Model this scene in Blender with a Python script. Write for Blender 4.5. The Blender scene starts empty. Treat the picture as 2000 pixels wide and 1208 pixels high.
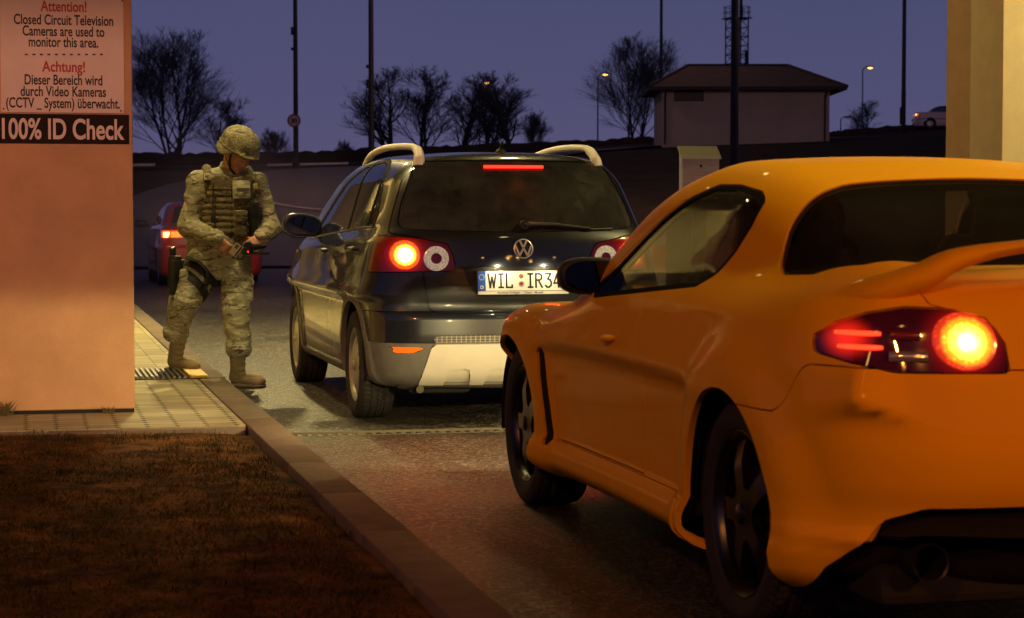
import bpy, bmesh, math, random
import numpy as np
from mathutils import Vector, Matrix, Euler, Quaternion
R_ = math.radians
random.seed(7); RNG = np.random.default_rng(7)
SC = bpy.context.scene
COL = SC.collection

# ------------------------------------------------------------------ camera
YAW = R_(13.3); FPX = 4030.0; HY = 415.0; CAMZ = 1.2
cam_d = bpy.data.cameras.new('camera'); cam = bpy.data.objects.new('camera', cam_d); COL.objects.link(cam)
cam.location = (0, 0, CAMZ)
cam.rotation_euler = (math.pi/2 - math.atan((604-HY)/FPX), 0, -YAW)
cam_d.sensor_width = 36.0; cam_d.lens = FPX/2000*36.0
cam_d.clip_end = 2000; cam_d.clip_start = .1
cam_d.dof.use_dof = True; cam_d.dof.focus_distance = 12.6; cam_d.dof.aperture_fstop = 7.0
SC.camera = cam
SC.view_settings.view_transform = 'Standard'; SC.view_settings.look = 'None'
SC.view_settings.exposure = 0.0; SC.view_settings.gamma = 1.0
SC.cycles.use_denoising = True
SC.cycles.max_bounces = 8; SC.cycles.transparent_max_bounces = 12
SC.cycles.sample_clamp_indirect = 6.0
SC.cycles.volume_bounces = 1

# ------------------------------------------------------------------ dusk sky
world = bpy.data.worlds.new('World'); SC.world = world; world.use_nodes = True
nt = world.node_tree; nt.nodes.clear()
wo = nt.nodes.new('ShaderNodeOutputWorld'); bg = nt.nodes.new('ShaderNodeBackground')
tc = nt.nodes.new('ShaderNodeTexCoord'); sp = nt.nodes.new('ShaderNodeSeparateXYZ')
rp = nt.nodes.new('ShaderNodeValToRGB')
nz = nt.nodes.new('ShaderNodeTexNoise'); nz.inputs['Scale'].default_value = 3.5; nz.inputs['Detail'].default_value = 7
mr = nt.nodes.new('ShaderNodeMath'); mr.operation = 'MULTIPLY_ADD'; mr.inputs[1].default_value = .085
nt.links.new(tc.outputs['Generated'], nz.inputs['Vector'])
nt.links.new(tc.outputs['Generated'], sp.inputs[0])
nt.links.new(nz.outputs['Fac'], mr.inputs[0]); nt.links.new(sp.outputs['Z'], mr.inputs[2])
nt.links.new(mr.outputs[0], rp.inputs['Fac'])
cr = rp.color_ramp
cr.elements[0].position = 0.035; cr.elements[0].color = (.102, .087, .178, 1)
cr.elements[1].position = 1.0; cr.elements[1].color = (.004, .006, .020, 1)
for p_, c_ in ((.085, (.086, .080, .172, 1)), (.16, (.065, .071, .160, 1)), (.22, (.045, .050, .14, 1)), (.45, (.014, .018, .055, 1))):
    e_ = cr.elements.new(p_); e_.color = c_
nt.links.new(rp.outputs['Color'], bg.inputs['Color']); bg.inputs['Strength'].default_value = 1.0
nt.links.new(bg.outputs[0], wo.inputs['Surface'])

# ------------------------------------------------------------------ helpers
MATS = {}
def new_mat(name):
    m = bpy.data.materials.new(name); m.use_nodes = True
    return m, m.node_tree, m.node_tree.nodes['Principled BSDF']
def node(t, kind, **kw):
    n = t.nodes.new(kind)
    for k, v in kw.items():
        if k.startswith('i_'):
            key = k[2:].replace('_', ' ')
            n.inputs[key].default_value = v
        else: setattr(n, k, v)
    return n
def mat(name, col, rough=.6, metal=0., var=.0, scale=8., bump=0., bscale=60., coat=0., spec=.5, col2=None, emit=None, estr=0., detail=5, coords='Object', rvar=0., stretch=None):
    """principled with noise colour variation, roughness variation and noise bump"""
    if name in MATS: return MATS[name]
    m, t, b = new_mat(name)
    b.inputs['Roughness'].default_value = rough; b.inputs['Metallic'].default_value = metal
    b.inputs['Coat Weight'].default_value = coat; b.inputs['Coat Roughness'].default_value = .04
    b.inputs['Specular IOR Level'].default_value = spec
    c = (*col, 1)
    co = node(t, 'ShaderNodeTexCoord'); vec = co.outputs[coords]
    if stretch:
        mp = node(t, 'ShaderNodeMapping'); mp.inputs['Scale'].default_value = stretch
        t.links.new(vec, mp.inputs['Vector']); vec = mp.outputs['Vector']
    if var > 0 or col2:
        n = node(t, 'ShaderNodeTexNoise', i_Scale=scale, i_Detail=detail, i_Roughness=.6)
        t.links.new(vec, n.inputs['Vector'])
        r = node(t, 'ShaderNodeValToRGB')
        c2 = (*(col2 if col2 else tuple(x*(1-var) for x in col)), 1)
        r.color_ramp.elements[0].position = .35; r.color_ramp.elements[0].color = c2
        r.color_ramp.elements[1].position = .65; r.color_ramp.elements[1].color = c
        t.links.new(n.outputs['Fac'], r.inputs['Fac']); t.links.new(r.outputs['Color'], b.inputs['Base Color'])
        if rvar:
            mr = node(t, 'ShaderNodeMapRange'); mr.inputs['To Min'].default_value = rough-rvar; mr.inputs['To Max'].default_value = rough+rvar
            t.links.new(n.outputs['Fac'], mr.inputs['Value']); t.links.new(mr.outputs[0], b.inputs['Roughness'])
    else: b.inputs['Base Color'].default_value = c
    if bump > 0:
        n2 = node(t, 'ShaderNodeTexNoise', i_Scale=bscale, i_Detail=4.)
        t.links.new(vec, n2.inputs['Vector'])
        bp = node(t, 'ShaderNodeBump', i_Strength=bump, i_Distance=.02)
        t.links.new(n2.outputs['Fac'], bp.inputs['Height']); t.links.new(bp.outputs['Normal'], b.inputs['Normal'])
    if emit:
        b.inputs['Emission Color'].default_value = (*emit, 1); b.inputs['Emission Strength'].default_value = estr
    MATS[name] = m
    return m
def glass_mat(name, tint=(.03, .035, .035), tr=.5, rough=.02, film=0.):
    """dark tinted pane: fresnel gloss over a see-through tint, a thin film of grime"""
    if name in MATS: return MATS[name]
    m, t, b = new_mat(name); t.nodes.remove(b)
    out = t.nodes['Material Output']
    tr_ = node(t, 'ShaderNodeBsdfTransparent'); tr_.inputs['Color'].default_value = (*[tr*(.9+x) for x in tint], 1)
    gl = node(t, 'ShaderNodeBsdfGlossy'); gl.inputs['Roughness'].default_value = rough; gl.inputs['Color'].default_value = (.95, .97, 1, 1)
    ge = node(t, 'ShaderNodeNewGeometry'); dt = node(t, 'ShaderNodeVectorMath', operation='DOT_PRODUCT'); t.links.new(ge.outputs['Normal'], dt.inputs[0]); t.links.new(ge.outputs['Incoming'], dt.inputs[1])
    ab = node(t, 'ShaderNodeMath', operation='ABSOLUTE'); t.links.new(dt.outputs['Value'], ab.inputs[0])
    om = node(t, 'ShaderNodeMath', operation='SUBTRACT', use_clamp=True); om.inputs[0].default_value = 1.; t.links.new(ab.outputs[0], om.inputs[1])
    pw = node(t, 'ShaderNodeMath', operation='POWER'); t.links.new(om.outputs[0], pw.inputs[0]); pw.inputs[1].default_value = 5.
    fr = node(t, 'ShaderNodeMath', operation='MULTIPLY_ADD'); t.links.new(pw.outputs[0], fr.inputs[0]); fr.inputs[1].default_value = .94; fr.inputs[2].default_value = .055
    mx = node(t, 'ShaderNodeMixShader')
    t.links.new(fr.outputs[0], mx.inputs[0]); t.links.new(tr_.outputs[0], mx.inputs[1]); t.links.new(gl.outputs[0], mx.inputs[2])
    last = mx
    if film:
        df = node(t, 'ShaderNodeBsdfDiffuse'); df.inputs['Color'].default_value = (.35, .36, .34, 1)
        n = node(t, 'ShaderNodeTexNoise', i_Scale=5., i_Detail=8., i_Roughness=.7)
        co = node(t, 'ShaderNodeTexCoord'); t.links.new(co.outputs['Object'], n.inputs['Vector'])
        mr = node(t, 'ShaderNodeMapRange'); mr.inputs['From Min'].default_value = .3; mr.inputs['From Max'].default_value = .75
        mr.inputs['To Min'].default_value = film*.2; mr.inputs['To Max'].default_value = film*1.6
        t.links.new(n.outputs['Fac'], mr.inputs['Value'])
        m2 = node(t, 'ShaderNodeMixShader'); t.links.new(mr.outputs[0], m2.inputs[0])
        t.links.new(mx.outputs[0], m2.inputs[1]); t.links.new(df.outputs[0], m2.inputs[2]); last = m2
    t.links.new(last.outputs[0], out.inputs['Surface'])
    MATS[name] = m
    return m
def emit_mat(name, col, strength, base=(.02, .02, .02)):
    return mat(name, base, .3, emit=col, estr=strength)
def tag(o, label=None, cat=None, group=None, kind=None):
    if label: o['label'] = label
    if cat: o['category'] = cat
    if group: o['group'] = group
    if kind: o['kind'] = kind
    return o
def empty(name, loc=(0, 0, 0), rz=0., parent=None):
    o = bpy.data.objects.new(name, None); COL.objects.link(o); o.location = loc; o.rotation_euler = (0, 0, rz)
    o.empty_display_size = .1
    if parent: o.parent = parent
    return o
def link_mesh(name, me, m, parent=None, loc=None):
    o = bpy.data.objects.new(name, me); COL.objects.link(o)
    if m is not None:
        for mm in (m if isinstance(m, (list, tuple)) else [m]): me.materials.append(mm)
    if parent: o.parent = parent
    if loc is not None: o.location = loc
    return o
def copy_tree(o, parent=None):
    c = o.copy(); COL.objects.link(c)
    if parent: c.parent = parent
    for ch in list(o.children): copy_tree(ch, c)
    return c
def lookdir(a, b):
    """matrix whose z axis points from a to b"""
    d = (Vector(b)-Vector(a)).normalized()
    return d.to_track_quat('Z', 'Y').to_matrix()

class MB:
    """collects polygons, builds ONE mesh object"""
    def __init__(s): s.v = []; s.f = []; s.mi = []; s.cur = 0
    def add(s, vs, fs):
        n = len(s.v); s.v += [tuple(p) for p in vs]
        for f in fs: s.f.append(tuple(i+n for i in f)); s.mi.append(s.cur)
        return s
    def box(s, a, b, rot=None, bev=0.):
        (x0, y0, z0), (x1, y1, z1) = a, b
        x0, x1 = min(x0, x1), max(x0, x1); y0, y1 = min(y0, y1), max(y0, y1); z0, z1 = min(z0, z1), max(z0, z1)
        if bev > 0:
            return s.rbox(((x0+x1)/2, (y0+y1)/2, (z0+z1)/2), (x1-x0, y1-y0, z1-z0), bev, rot)
        vs = [(x, y, z) for x in (x0, x1) for y in (y0, y1) for z in (z0, z1)]
        fs = [(0, 1, 3, 2), (4, 6, 7, 5), (0, 4, 5, 1), (2, 3, 7, 6), (0, 2, 6, 4), (1, 5, 7, 3)]
        if rot is not None:
            c = Vector(((x0+x1)/2, (y0+y1)/2, (z0+z1)/2)); vs = [c+rot@(Vector(p)-c) for p in vs]
        return s.add(vs, fs)
    def rbox(s, c, d, r, rot=None, seg=2):
        bm = bmesh.new(); bmesh.ops.create_cube(bm, size=1)
        for v in bm.verts: v.co = Vector((v.co.x*d[0], v.co.y*d[1], v.co.z*d[2]))
        bmesh.ops.bevel(bm, geom=list(bm.edges), offset=min(r, min(d)*.45), segments=seg, affect='EDGES', profile=.5)
        return s.bm(bm, c, rot)
    def bm(s, bm, c=(0, 0, 0), rot=None):
        c = Vector(c); bm.verts.index_update()
        vs = [(rot@v.co if rot is not None else v.co)+c for v in bm.verts]
        s.add(vs, [tuple(v.index for v in f.verts) for f in bm.faces]); bm.free(); return s
    def cyl(s, a, b, r0, r1=None, n=12, caps=True):
        r1 = r0 if r1 is None else r1
        a, b = Vector(a), Vector(b); m = lookdir(a, b)
        vs = []
        for p, r in ((a, r0), (b, r1)):
            for k in range(n):
                t = 2*math.pi*k/n; vs.append(p+m@Vector((r*math.cos(t), r*math.sin(t), 0)))
        fs = [(k, (k+1) % n, n+(k+1) % n, n+k) for k in range(n)]
        if caps: fs += [tuple(range(n-1, -1, -1)), tuple(range(n, 2*n))]
        return s.add(vs, fs)
    def tube(s, pts, r, n=8, caps=True, flat=1.):
        """swept tube through points; r scalar or list"""
        P = [Vector(p) for p in pts]; N = len(P); rr = r if isinstance(r, (list, tuple)) else [r]*N
        vs = []; up = None
        for i, p in enumerate(P):
            t = (P[min(i+1, N-1)]-P[max(i-1, 0)]).normalized()
            if up is None: up = Vector((0, 0, 1)) if abs(t.z) < .9 else Vector((1, 0, 0))
            x = t.cross(up).normalized(); y = x.cross(t).normalized(); up = y
            for k in range(n):
                q = 2*math.pi*k/n; vs.append(p+x*(rr[i]*math.cos(q))+y*(rr[i]*flat*math.sin(q)))
        fs = [(i*n+k, i*n+(k+1) % n, (i+1)*n+(k+1) % n, (i+1)*n+k) for i in range(N-1) for k in range(n)]
        if caps: fs += [tuple(range(n-1, -1, -1)), tuple((N-1)*n+k for k in range(n))]
        return s.add(vs, fs)
    def lathe(s, prof, n=32, M=None):
        """prof: (r, h) list about local z; M places it"""
        M = M or Matrix.Identity(4)
        vs = [M@Vector((r*math.cos(2*math.pi*k/n), r*math.sin(2*math.pi*k/n), h)) for r, h in prof for k in range(n)]
        fs = [(i*n+k, i*n+(k+1) % n, (i+1)*n+(k+1) % n, (i+1)*n+k) for i in range(len(prof)-1) for k in range(n)]
        return s.add(vs, fs)
    def prism(s, poly, axis, a, b):
        """extrude 2D poly along axis from a to b; poly in the two other axes in order"""
        n = len(poly)
        def P(u, v, w): return {0: (w, u, v), 1: (u, w, v), 2: (u, v, w)}[axis]
        vs = [P(u, v, a) for u, v in poly]+[P(u, v, b) for u, v in poly]
        fs = [(k, (k+1) % n, n+(k+1) % n, n+k) for k in range(n)]+[tuple(range(n-1, -1, -1)), tuple(range(n, 2*n))]
        return s.add(vs, fs)
    def build(s, name, m, parent=None, smooth=None, loc=None, bevel=0.):
        me = bpy.data.meshes.new(name); me.from_pydata([tuple(v) for v in s.v], [], s.f)
        if isinstance(m, (list, tuple)) and len(m) > 1: me.polygons.foreach_set('material_index', s.mi)
        bm = bmesh.new(); bm.from_mesh(me); bmesh.ops.recalc_face_normals(bm, faces=bm.faces)
        if bevel: bmesh.ops.bevel(bm, geom=[e for e in bm.edges if len(e.link_faces) == 2 and e.calc_face_angle() > .6], offset=bevel, segments=2, affect='EDGES')
        bm.to_mesh(me); bm.free()
        o = link_mesh(name, me, m, parent, loc)
        if smooth is not None: shade(me, smooth)
        return o
def shade(me, ang=35):
    me.polygons.foreach_set('use_smooth', [True]*len(me.polygons))
    me.set_sharp_from_angle(angle=R_(ang))
def pchip(xs, ys):
    """monotone cubic interpolation"""
    xs = np.asarray(xs, float); ys = np.asarray(ys, float)
    h = np.diff(xs); d = np.diff(ys)/h; m = np.zeros(len(xs))
    for i in range(1, len(xs)-1):
        if d[i-1]*d[i] > 0: m[i] = 2*d[i-1]*d[i]/(d[i-1]+d[i])
    m[0], m[-1] = d[0], d[-1]
    def f(x):
        x = np.clip(np.asarray(x, float), xs[0], xs[-1]); i = np.clip(np.searchsorted(xs, x)-1, 0, len(xs)-2)
        t = (x-xs[i])/h[i]
        return ((1+2*t)*(1-t)**2*ys[i]+t*(1-t)**2*h[i]*m[i]+t*t*(3-2*t)*ys[i+1]+t*t*(t-1)*h[i]*m[i+1])
    return f
def sstep(a, b, x):
    t = np.clip((np.asarray(x, float)-a)/(b-a), 0, 1); return t*t*(3-2*t)
def text_mesh(txt, size=1., bold=0., sx=1., align='CENTER', extrude=.0, shear=0.):
    cu = bpy.data.curves.new('text', 'FONT'); cu.body = txt; cu.size = size; cu.align_x = align; cu.offset = bold; cu.extrude = extrude; cu.shear = shear
    cu.resolution_u = 6
    o = bpy.data.objects.new('text', cu); COL.objects.link(o)
    dg = bpy.context.evaluated_depsgraph_get(); me = bpy.data.meshes.new_from_object(o.evaluated_get(dg))
    bpy.data.objects.remove(o); bpy.data.curves.remove(cu)
    if sx != 1.:
        for v in me.vertices: v.co.x *= sx
    return me
def add_text(mb, txt, size, place, bold=0., sx=1., align='CENTER'):
    """place: function (u, v) -> 3D point"""
    me = text_mesh(txt, size, bold, sx, align)
    mb.add([place(v.co.x, v.co.y) for v in me.vertices], [tuple(p.vertices) for p in me.polygons])
    bpy.data.meshes.remove(me)
M_tyre = mat('tyre_rubber', (.018, .017, .016), .75, var=.4, scale=40, bump=.15, bscale=200)
M_alloy = mat('alloy_silver', (.60, .58, .52), .32, metal=.85, var=.2, scale=14, rvar=.1)
M_chrome = mat('chrome', (.75, .75, .76), .12, metal=1.)
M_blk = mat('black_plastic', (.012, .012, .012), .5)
M_lining = mat('cabin_lining', (.012, .011, .011), .9, spec=.1)
M_well = mat('wheel_well', (.008, .008, .008), .9)
M_pole = mat('galvanised_pole', (.10, .10, .10), .55, metal=.5, var=.3, scale=3)
# ------------------------------------------------------------------ lamps of the place
def lamp_light(name, kind, loc, col, power, parent=None, size=.1, spot=None, blend=.3, aim=None):
    l = bpy.data.lights.new(name, kind); l.color = col; l.energy = power
    if kind != 'AREA': l.shadow_soft_size = size
    else: l.size = size
    if kind == 'SPOT': l.spot_size = R_(spot); l.spot_blend = blend
    o = bpy.data.objects.new(name, l); COL.objects.link(o); o.location = loc
    if aim is not None:
        o.rotation_euler = (Vector(aim)-Vector(loc)).to_track_quat('-Z', 'Y').to_euler()
    if parent: o.parent = parent
    return o
SODIUM = (1., .42, .10); CANOPY_COL = (1., .77, .30)

def spt0(px): r = Vector((SN, CS, 0))+Vector((CS, -SN, 0))*((px-1000)/FPX); return r*(11.46/r.y)
# ------------------------------------------------------------------ terrain
SN, CS = math.sin(YAW), math.cos(YAW)
def dl(x, y):            # depth along the view axis and lateral offset
    return x*SN+y*CS, x*CS-y*SN
def wxy(d, l): return (l*CS+d*SN, -l*SN+d*CS)
_plat = pchip([-80, -25, -8, 8, 16, 25, 80], [3.0, 3.05, 3.3, 4.3, 4.6, 5.2, 5.8])
def terrain(x, y):
    d, l = dl(np.asarray(x, float), np.asarray(y, float))
    s0 = 46+10*sstep(2, 20, l)
    t = np.clip((d-s0)/(97-s0), 0, 1.0)
    z = _plat(l)*(t*t*(3-2*t)*.55+.45*t)+.036*np.clip(d-97, 0, 25)+.004*np.clip(d-122, 0, 200)
    return z
def terrain_z(x, y): return float(terrain(x, y))
def sheet(name, xs, ys, zf, m, kind='structure', dz=0.):
    X, Y = np.meshgrid(xs, ys); Z = zf(X, Y)+dz
    nx, ny = len(xs), len(ys)
    v = np.stack([X.ravel(), Y.ravel(), Z.ravel()], 1)
    f = [(j*nx+i, j*nx+i+1, (j+1)*nx+i+1, (j+1)*nx+i) for j in range(ny-1) for i in range(nx-1)]
    me = bpy.data.meshes.new(name); me.from_pydata(v.tolist(), [], f)
    me.polygons.foreach_set('use_smooth', [True]*len(f))
    o = link_mesh(name, me, m); o['kind'] = kind
    return o
# rough ground sheet out to the horizon
M_ground = mat('verge_earth', (.036, .030, .017), .95, spec=.1, col2=(.020, .015, .010), scale=.6, bump=.5, bscale=6, coords='Object')
gx = np.concatenate([np.linspace(-900, -130, 10), np.linspace(-115, 140, 86), np.linspace(160, 900, 10)])
gy = np.concatenate([np.linspace(-60, 30, 10), np.linspace(34, 150, 80), np.linspace(160, 1500, 16)])
sheet('ground', gx, gy, terrain, M_ground, dz=-.03)

def asphalt(name, base, rough, spark, scale=130., spec=.3):
    """stones of uneven tone set in dark binder"""
    m, t, b = new_mat(name)
    co = node(t, 'ShaderNodeTexCoord')
    v1 = node(t, 'ShaderNodeTexVoronoi', i_Scale=scale); n1 = node(t, 'ShaderNodeTexNoise', i_Scale=1.1, i_Detail=7., i_Roughness=.65)
    v2 = node(t, 'ShaderNodeTexVoronoi', i_Scale=scale*.43)
    for n in (v1, n1, v2): t.links.new(co.outputs['Object'], n.inputs['Vector'])
    sp1 = node(t, 'ShaderNodeSeparateColor'); t.links.new(v1.outputs['Color'], sp1.inputs[0]); sp2 = node(t, 'ShaderNodeSeparateColor'); t.links.new(v2.outputs['Color'], sp2.inputs[0])
    mm = node(t, 'ShaderNodeMath', operation='MULTIPLY'); t.links.new(sp1.outputs[0], mm.inputs[0]); t.links.new(sp2.outputs[1], mm.inputs[1])
    r = node(t, 'ShaderNodeValToRGB'); e = r.color_ramp.elements
    e[0].position = .05; e[0].color = (*[x*.15 for x in base], 1); e[1].position = .75; e[1].color = (*[x*5.2 for x in base], 1); q = e.new(.32); q.color = (*[x*.9 for x in base], 1)
    t.links.new(mm.outputs[0], r.inputs['Fac'])
    r2 = node(t, 'ShaderNodeValToRGB'); r2.color_ramp.elements[0].color = (.45, .45, .45, 1); r2.color_ramp.elements[1].color = (1.2, 1.15, 1.1, 1)
    r2.color_ramp.elements[0].position = .32; r2.color_ramp.elements[1].position = .68
    t.links.new(n1.outputs['Fac'], r2.inputs['Fac'])
    mx = node(t, 'ShaderNodeMix', data_type='RGBA', blend_type='MULTIPLY'); mx.inputs['Factor'].default_value = 1
    t.links.new(r.outputs['Color'], mx.inputs['A']); t.links.new(r2.outputs['Color'], mx.inputs['B'])
    t.links.new(mx.outputs['Result'], b.inputs['Base Color'])
    mr = node(t, 'ShaderNodeMapRange'); mr.inputs['To Min'].default_value = rough-.15; mr.inputs['To Max'].default_value = rough+.15
    t.links.new(n1.outputs['Fac'], mr.inputs['Value']); t.links.new(mr.outputs[0], b.inputs['Roughness'])
    b.inputs['Specular IOR Level'].default_value = spec
    bp = node(t, 'ShaderNodeBump', i_Strength=spark, i_Distance=.008)
    t.links.new(v1.outputs['Distance'], bp.inputs['Height']); t.links.new(bp.outputs['Normal'], b.inputs['Normal'])
    return m
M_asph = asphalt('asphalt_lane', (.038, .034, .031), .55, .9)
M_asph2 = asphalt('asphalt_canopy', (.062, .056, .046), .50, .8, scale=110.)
M_asph3 = asphalt('asphalt_far', (.05, .05, .052), .8, .3, scale=30., spec=.05)
flat = lambda x, y: np.zeros_like(np.asarray(x, float))
DRAIN_Y = 11.06
# near lane and lane under the canopy: sheets that meet at the drain channel
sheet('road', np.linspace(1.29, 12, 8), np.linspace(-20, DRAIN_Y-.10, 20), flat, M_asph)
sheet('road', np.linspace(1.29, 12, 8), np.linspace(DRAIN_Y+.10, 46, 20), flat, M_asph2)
# the lane beyond: bends right and climbs
def strip(name, pts, w, m, dz=.0, kind='structure'):
    """ribbon along (x, y) points lying on the terrain"""
    P = [Vector((p[0], p[1])) for p in pts]; mb = MB(); N = len(P)
    fine = []
    for i in range(N-1):
        k = max(2, int((P[i+1]-P[i]).length/1.5))
        for j in range(k): fine.append(P[i].lerp(P[i+1], j/k))
    fine.append(P[-1]); N = len(fine); vs = []; nw = max(2, int(w/1.5)+1)
    for i, p in enumerate(fine):
        t = (fine[min(i+1, N-1)]-fine[max(i-1, 0)]).normalized(); n = Vector((-t.y, t.x))
        for k in range(nw+1):
            q = p+n*(w*(k/nw-.5)); vs.append((q.x, q.y, terrain_z(q.x, q.y)+dz))
    fs = [(i*(nw+1)+k, i*(nw+1)+k+1, (i+1)*(nw+1)+k+1, (i+1)*(nw+1)+k) for i in range(N-1) for k in range(nw)]
    mb.add(vs, fs); o = mb.build(name, m, smooth=60); o['kind'] = kind
    return o
def cr_spline(pts, n=10):
    P = [Vector(p) for p in pts]; P = [P[0]*2-P[1]]+P+[P[-1]*2-P[-2]]; out = []
    for i in range(1, len(P)-2):
        for k in range(n):
            t = k/n
            out.append(.5*((2*P[i])+(P[i+1]-P[i-1])*t+(2*P[i-1]-5*P[i]+4*P[i+1]-P[i+2])*t*t+(3*P[i]-P[i-1]-3*P[i+1]+P[i+2])*t**3))
    out.append(P[-2]); return out
far_pts = cr_spline([(6.6, 44), (6.8, 56), (8.5, 70), (13, 84), (24, 97), (40, 104)], 8)
strip('road', far_pts, 11.0, M_asph2, .06)
up_pts = cr_spline([wxy(108, -70), wxy(106, -30), wxy(107, -8), wxy(109, 12)], 8)
strip('road', up_pts, 7.0, M_asph3, .10)

# painted markings
M_line = mat('road_paint', (.82, .74, .72), .7, var=.2, scale=30)
def mark(pts, w, dz=.05):
    o = strip('road_marking', pts, w, M_line, dz); return o
M_raised_line = mat('raised_line_white', (.72, .66, .64), .8, var=.2, scale=3)
for a_, b_ in ((-52, -17.9), (-12.2, -8.2)):
    o_ = strip('kerb', [wxy(103.3, a_), wxy(103.6, b_)], .35, M_raised_line, .17)  # white edge line of the far road, built as a raised strip
    sd_ = o_.modifiers.new('depth', 'SOLIDIFY'); sd_.thickness = .12; sd_.offset = -1
mark(cr_spline([(12.2, 66), (13.2, 74), (15.4, 81), (20, 88)], 6), .20, .12)
mark([wxy(58.6, -6.5), wxy(55.4, -5.6)], .32, .10)
mark(cr_spline([wxy(73, -9.6), wxy(69, -8.1), wxy(66, -6.4), wxy(64.5, -4.4), wxy(64, -2.)], 6), .2, .10)
mark([(7.3, 47.5), (7.6, 51.0)], .2, .10)
mark([(7.9, 56), (8.4, 60)], .2, .10)
mark(cr_spline([(10.2, 62), (12, 72), (16, 82), (22, 89)], 6), .18, .12)

# ------------------------------------------------------------------ pavement and kerbs
PZ = .10
def paver_mat():
    m, t, b = new_mat('paver_blocks')
    co = node(t, 'ShaderNodeTexCoord')
    sep = node(t, 'ShaderNodeSeparateXYZ'); t.links.new(co.outputs['Object'], sep.inputs[0])
    def M(op, a, b_=None, c_=None):
        n = node(t, 'ShaderNodeMath', operation=op)
        for i, v in enumerate((a, b_, c_)):
            if v is None: continue
            if isinstance(v, (int, float)): n.inputs[i].default_value = v
            else: t.links.new(v, n.inputs[i])
        return n.outputs[0]
    PX, PY = .152, .105
    ux = M('DIVIDE', sep.outputs['X'], PX); uy = M('DIVIDE', sep.outputs['Y'], PY)
    fx = M('ABSOLUTE', M('SUBTRACT', M('FRACT', ux), .5))     # .5 at joints
    fy = M('ABSOLUTE', M('SUBTRACT', M('FRACT', uy), .5))
    jx = M('GREATER_THAN', fx, .5-.022); jy = M('GREATER_THAN', fy, .5-.020)
    # open drain holes where the joints cross (rows nearer the lane end)
    dx = M('MULTIPLY', M('SUBTRACT', .5, fx), PX); dy = M('MULTIPLY', M('SUBTRACT', .5, fy), PY)
    hole = M('LESS_THAN', M('ADD', M('MULTIPLY', dx, dx), M('MULTIPLY', M('MULTIPLY', dy, dy), .55)), (.0155)**2)
    near = M('LESS_THAN', sep.outputs['Y'], 13.35)
    hole = M('MULTIPLY', hole, near)
    joint = M('MAXIMUM', M('MULTIPLY', jx, M('SUBTRACT', 1., M('MULTIPLY', near, .55))), M('MULTIPLY', jy, .55))
    wn = node(t, 'ShaderNodeTexWhiteNoise', noise_dimensions='2D')
    cmb = node(t, 'ShaderNodeCombineXYZ'); t.links.new(M('FLOOR', ux), cmb.inputs[0]); t.links.new(M('FLOOR', uy), cmb.inputs[1])
    t.links.new(cmb.outputs[0], wn.inputs['Vector'])
    n1 = node(t, 'ShaderNodeTexNoise', i_Scale=3., i_Detail=7.); t.links.new(co.outputs['Object'], n1.inputs['Vector'])
    n2 = node(t, 'ShaderNodeTexNoise', i_Scale=260., i_Detail=2.); t.links.new(co.outputs['Object'], n2.inputs['Vector'])
    val = M('ADD', M('ADD', M('MULTIPLY', wn.outputs['Value'], .13), M('MULTIPLY', n1.outputs['Fac'], .20)), M('MULTIPLY', n2.outputs['Fac'], .10))
    r = node(t, 'ShaderNodeValToRGB'); r.color_ramp.elements[0].color = (.16, .135, .085, 1); r.color_ramp.elements[1].color = (.42, .36, .235, 1)
    r.color_ramp.elements[0].position = .08; r.color_ramp.elements[1].position = .32
    t.links.new(val, r.inputs['Fac'])
    mx = node(t, 'ShaderNodeMix', data_type='RGBA'); t.links.new(M('MINIMUM', M('ADD', M('MULTIPLY', joint, .7), hole), 1.), mx.inputs['Factor'])
    t.links.new(r.outputs['Color'], mx.inputs['A']); mx.inputs['B'].default_value = (.02, .016, .010, 1)
    t.links.new(mx.outputs['Result'], b.inputs['Base Color']); b.inputs['Roughness'].default_value = .75
    bp = node(t, 'ShaderNodeBump', i_Strength=.5, i_Distance=.006)
    t.links.new(M('SUBTRACT', M('MULTIPLY', n2.outputs['Fac'], .3), M('MAXIMUM', joint, hole)), bp.inputs['Height']); t.links.new(bp.outputs['Normal'], b.inputs['Normal'])
    return m
M_pav = paver_mat()
M_kerb = mat('kerb_concrete', (.185, .145, .12), .85, spec=.15, var=.22, scale=9, bump=.25, bscale=120)
mb = MB(); mb.box((-14, 10.66, -.2), (1.105, 46, PZ)); tag(mb.build('pavement', M_pav), kind='structure')
KX0, KX1 = 1.115, 1.29
mb = MB(); y = -8.0; 
while y < 44:
    L = 1.0
    mb.rbox(((KX0+KX1)/2, y+L/2, -.05+0), (KX1-KX0, L-.010, 2*(PZ+.053)), .012); y += L
tag(mb.build('kerb', M_kerb, smooth=40), kind='structure')
mb = MB(); x = 1.10
while x > -14:
    mb.rbox((x-.5, 10.612, -.055), (1.0-.008, .075, 2*(PZ+.05)), .008); x -= 1.0
tag(mb.build('edging', M_kerb, smooth=40), kind='structure')
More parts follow.
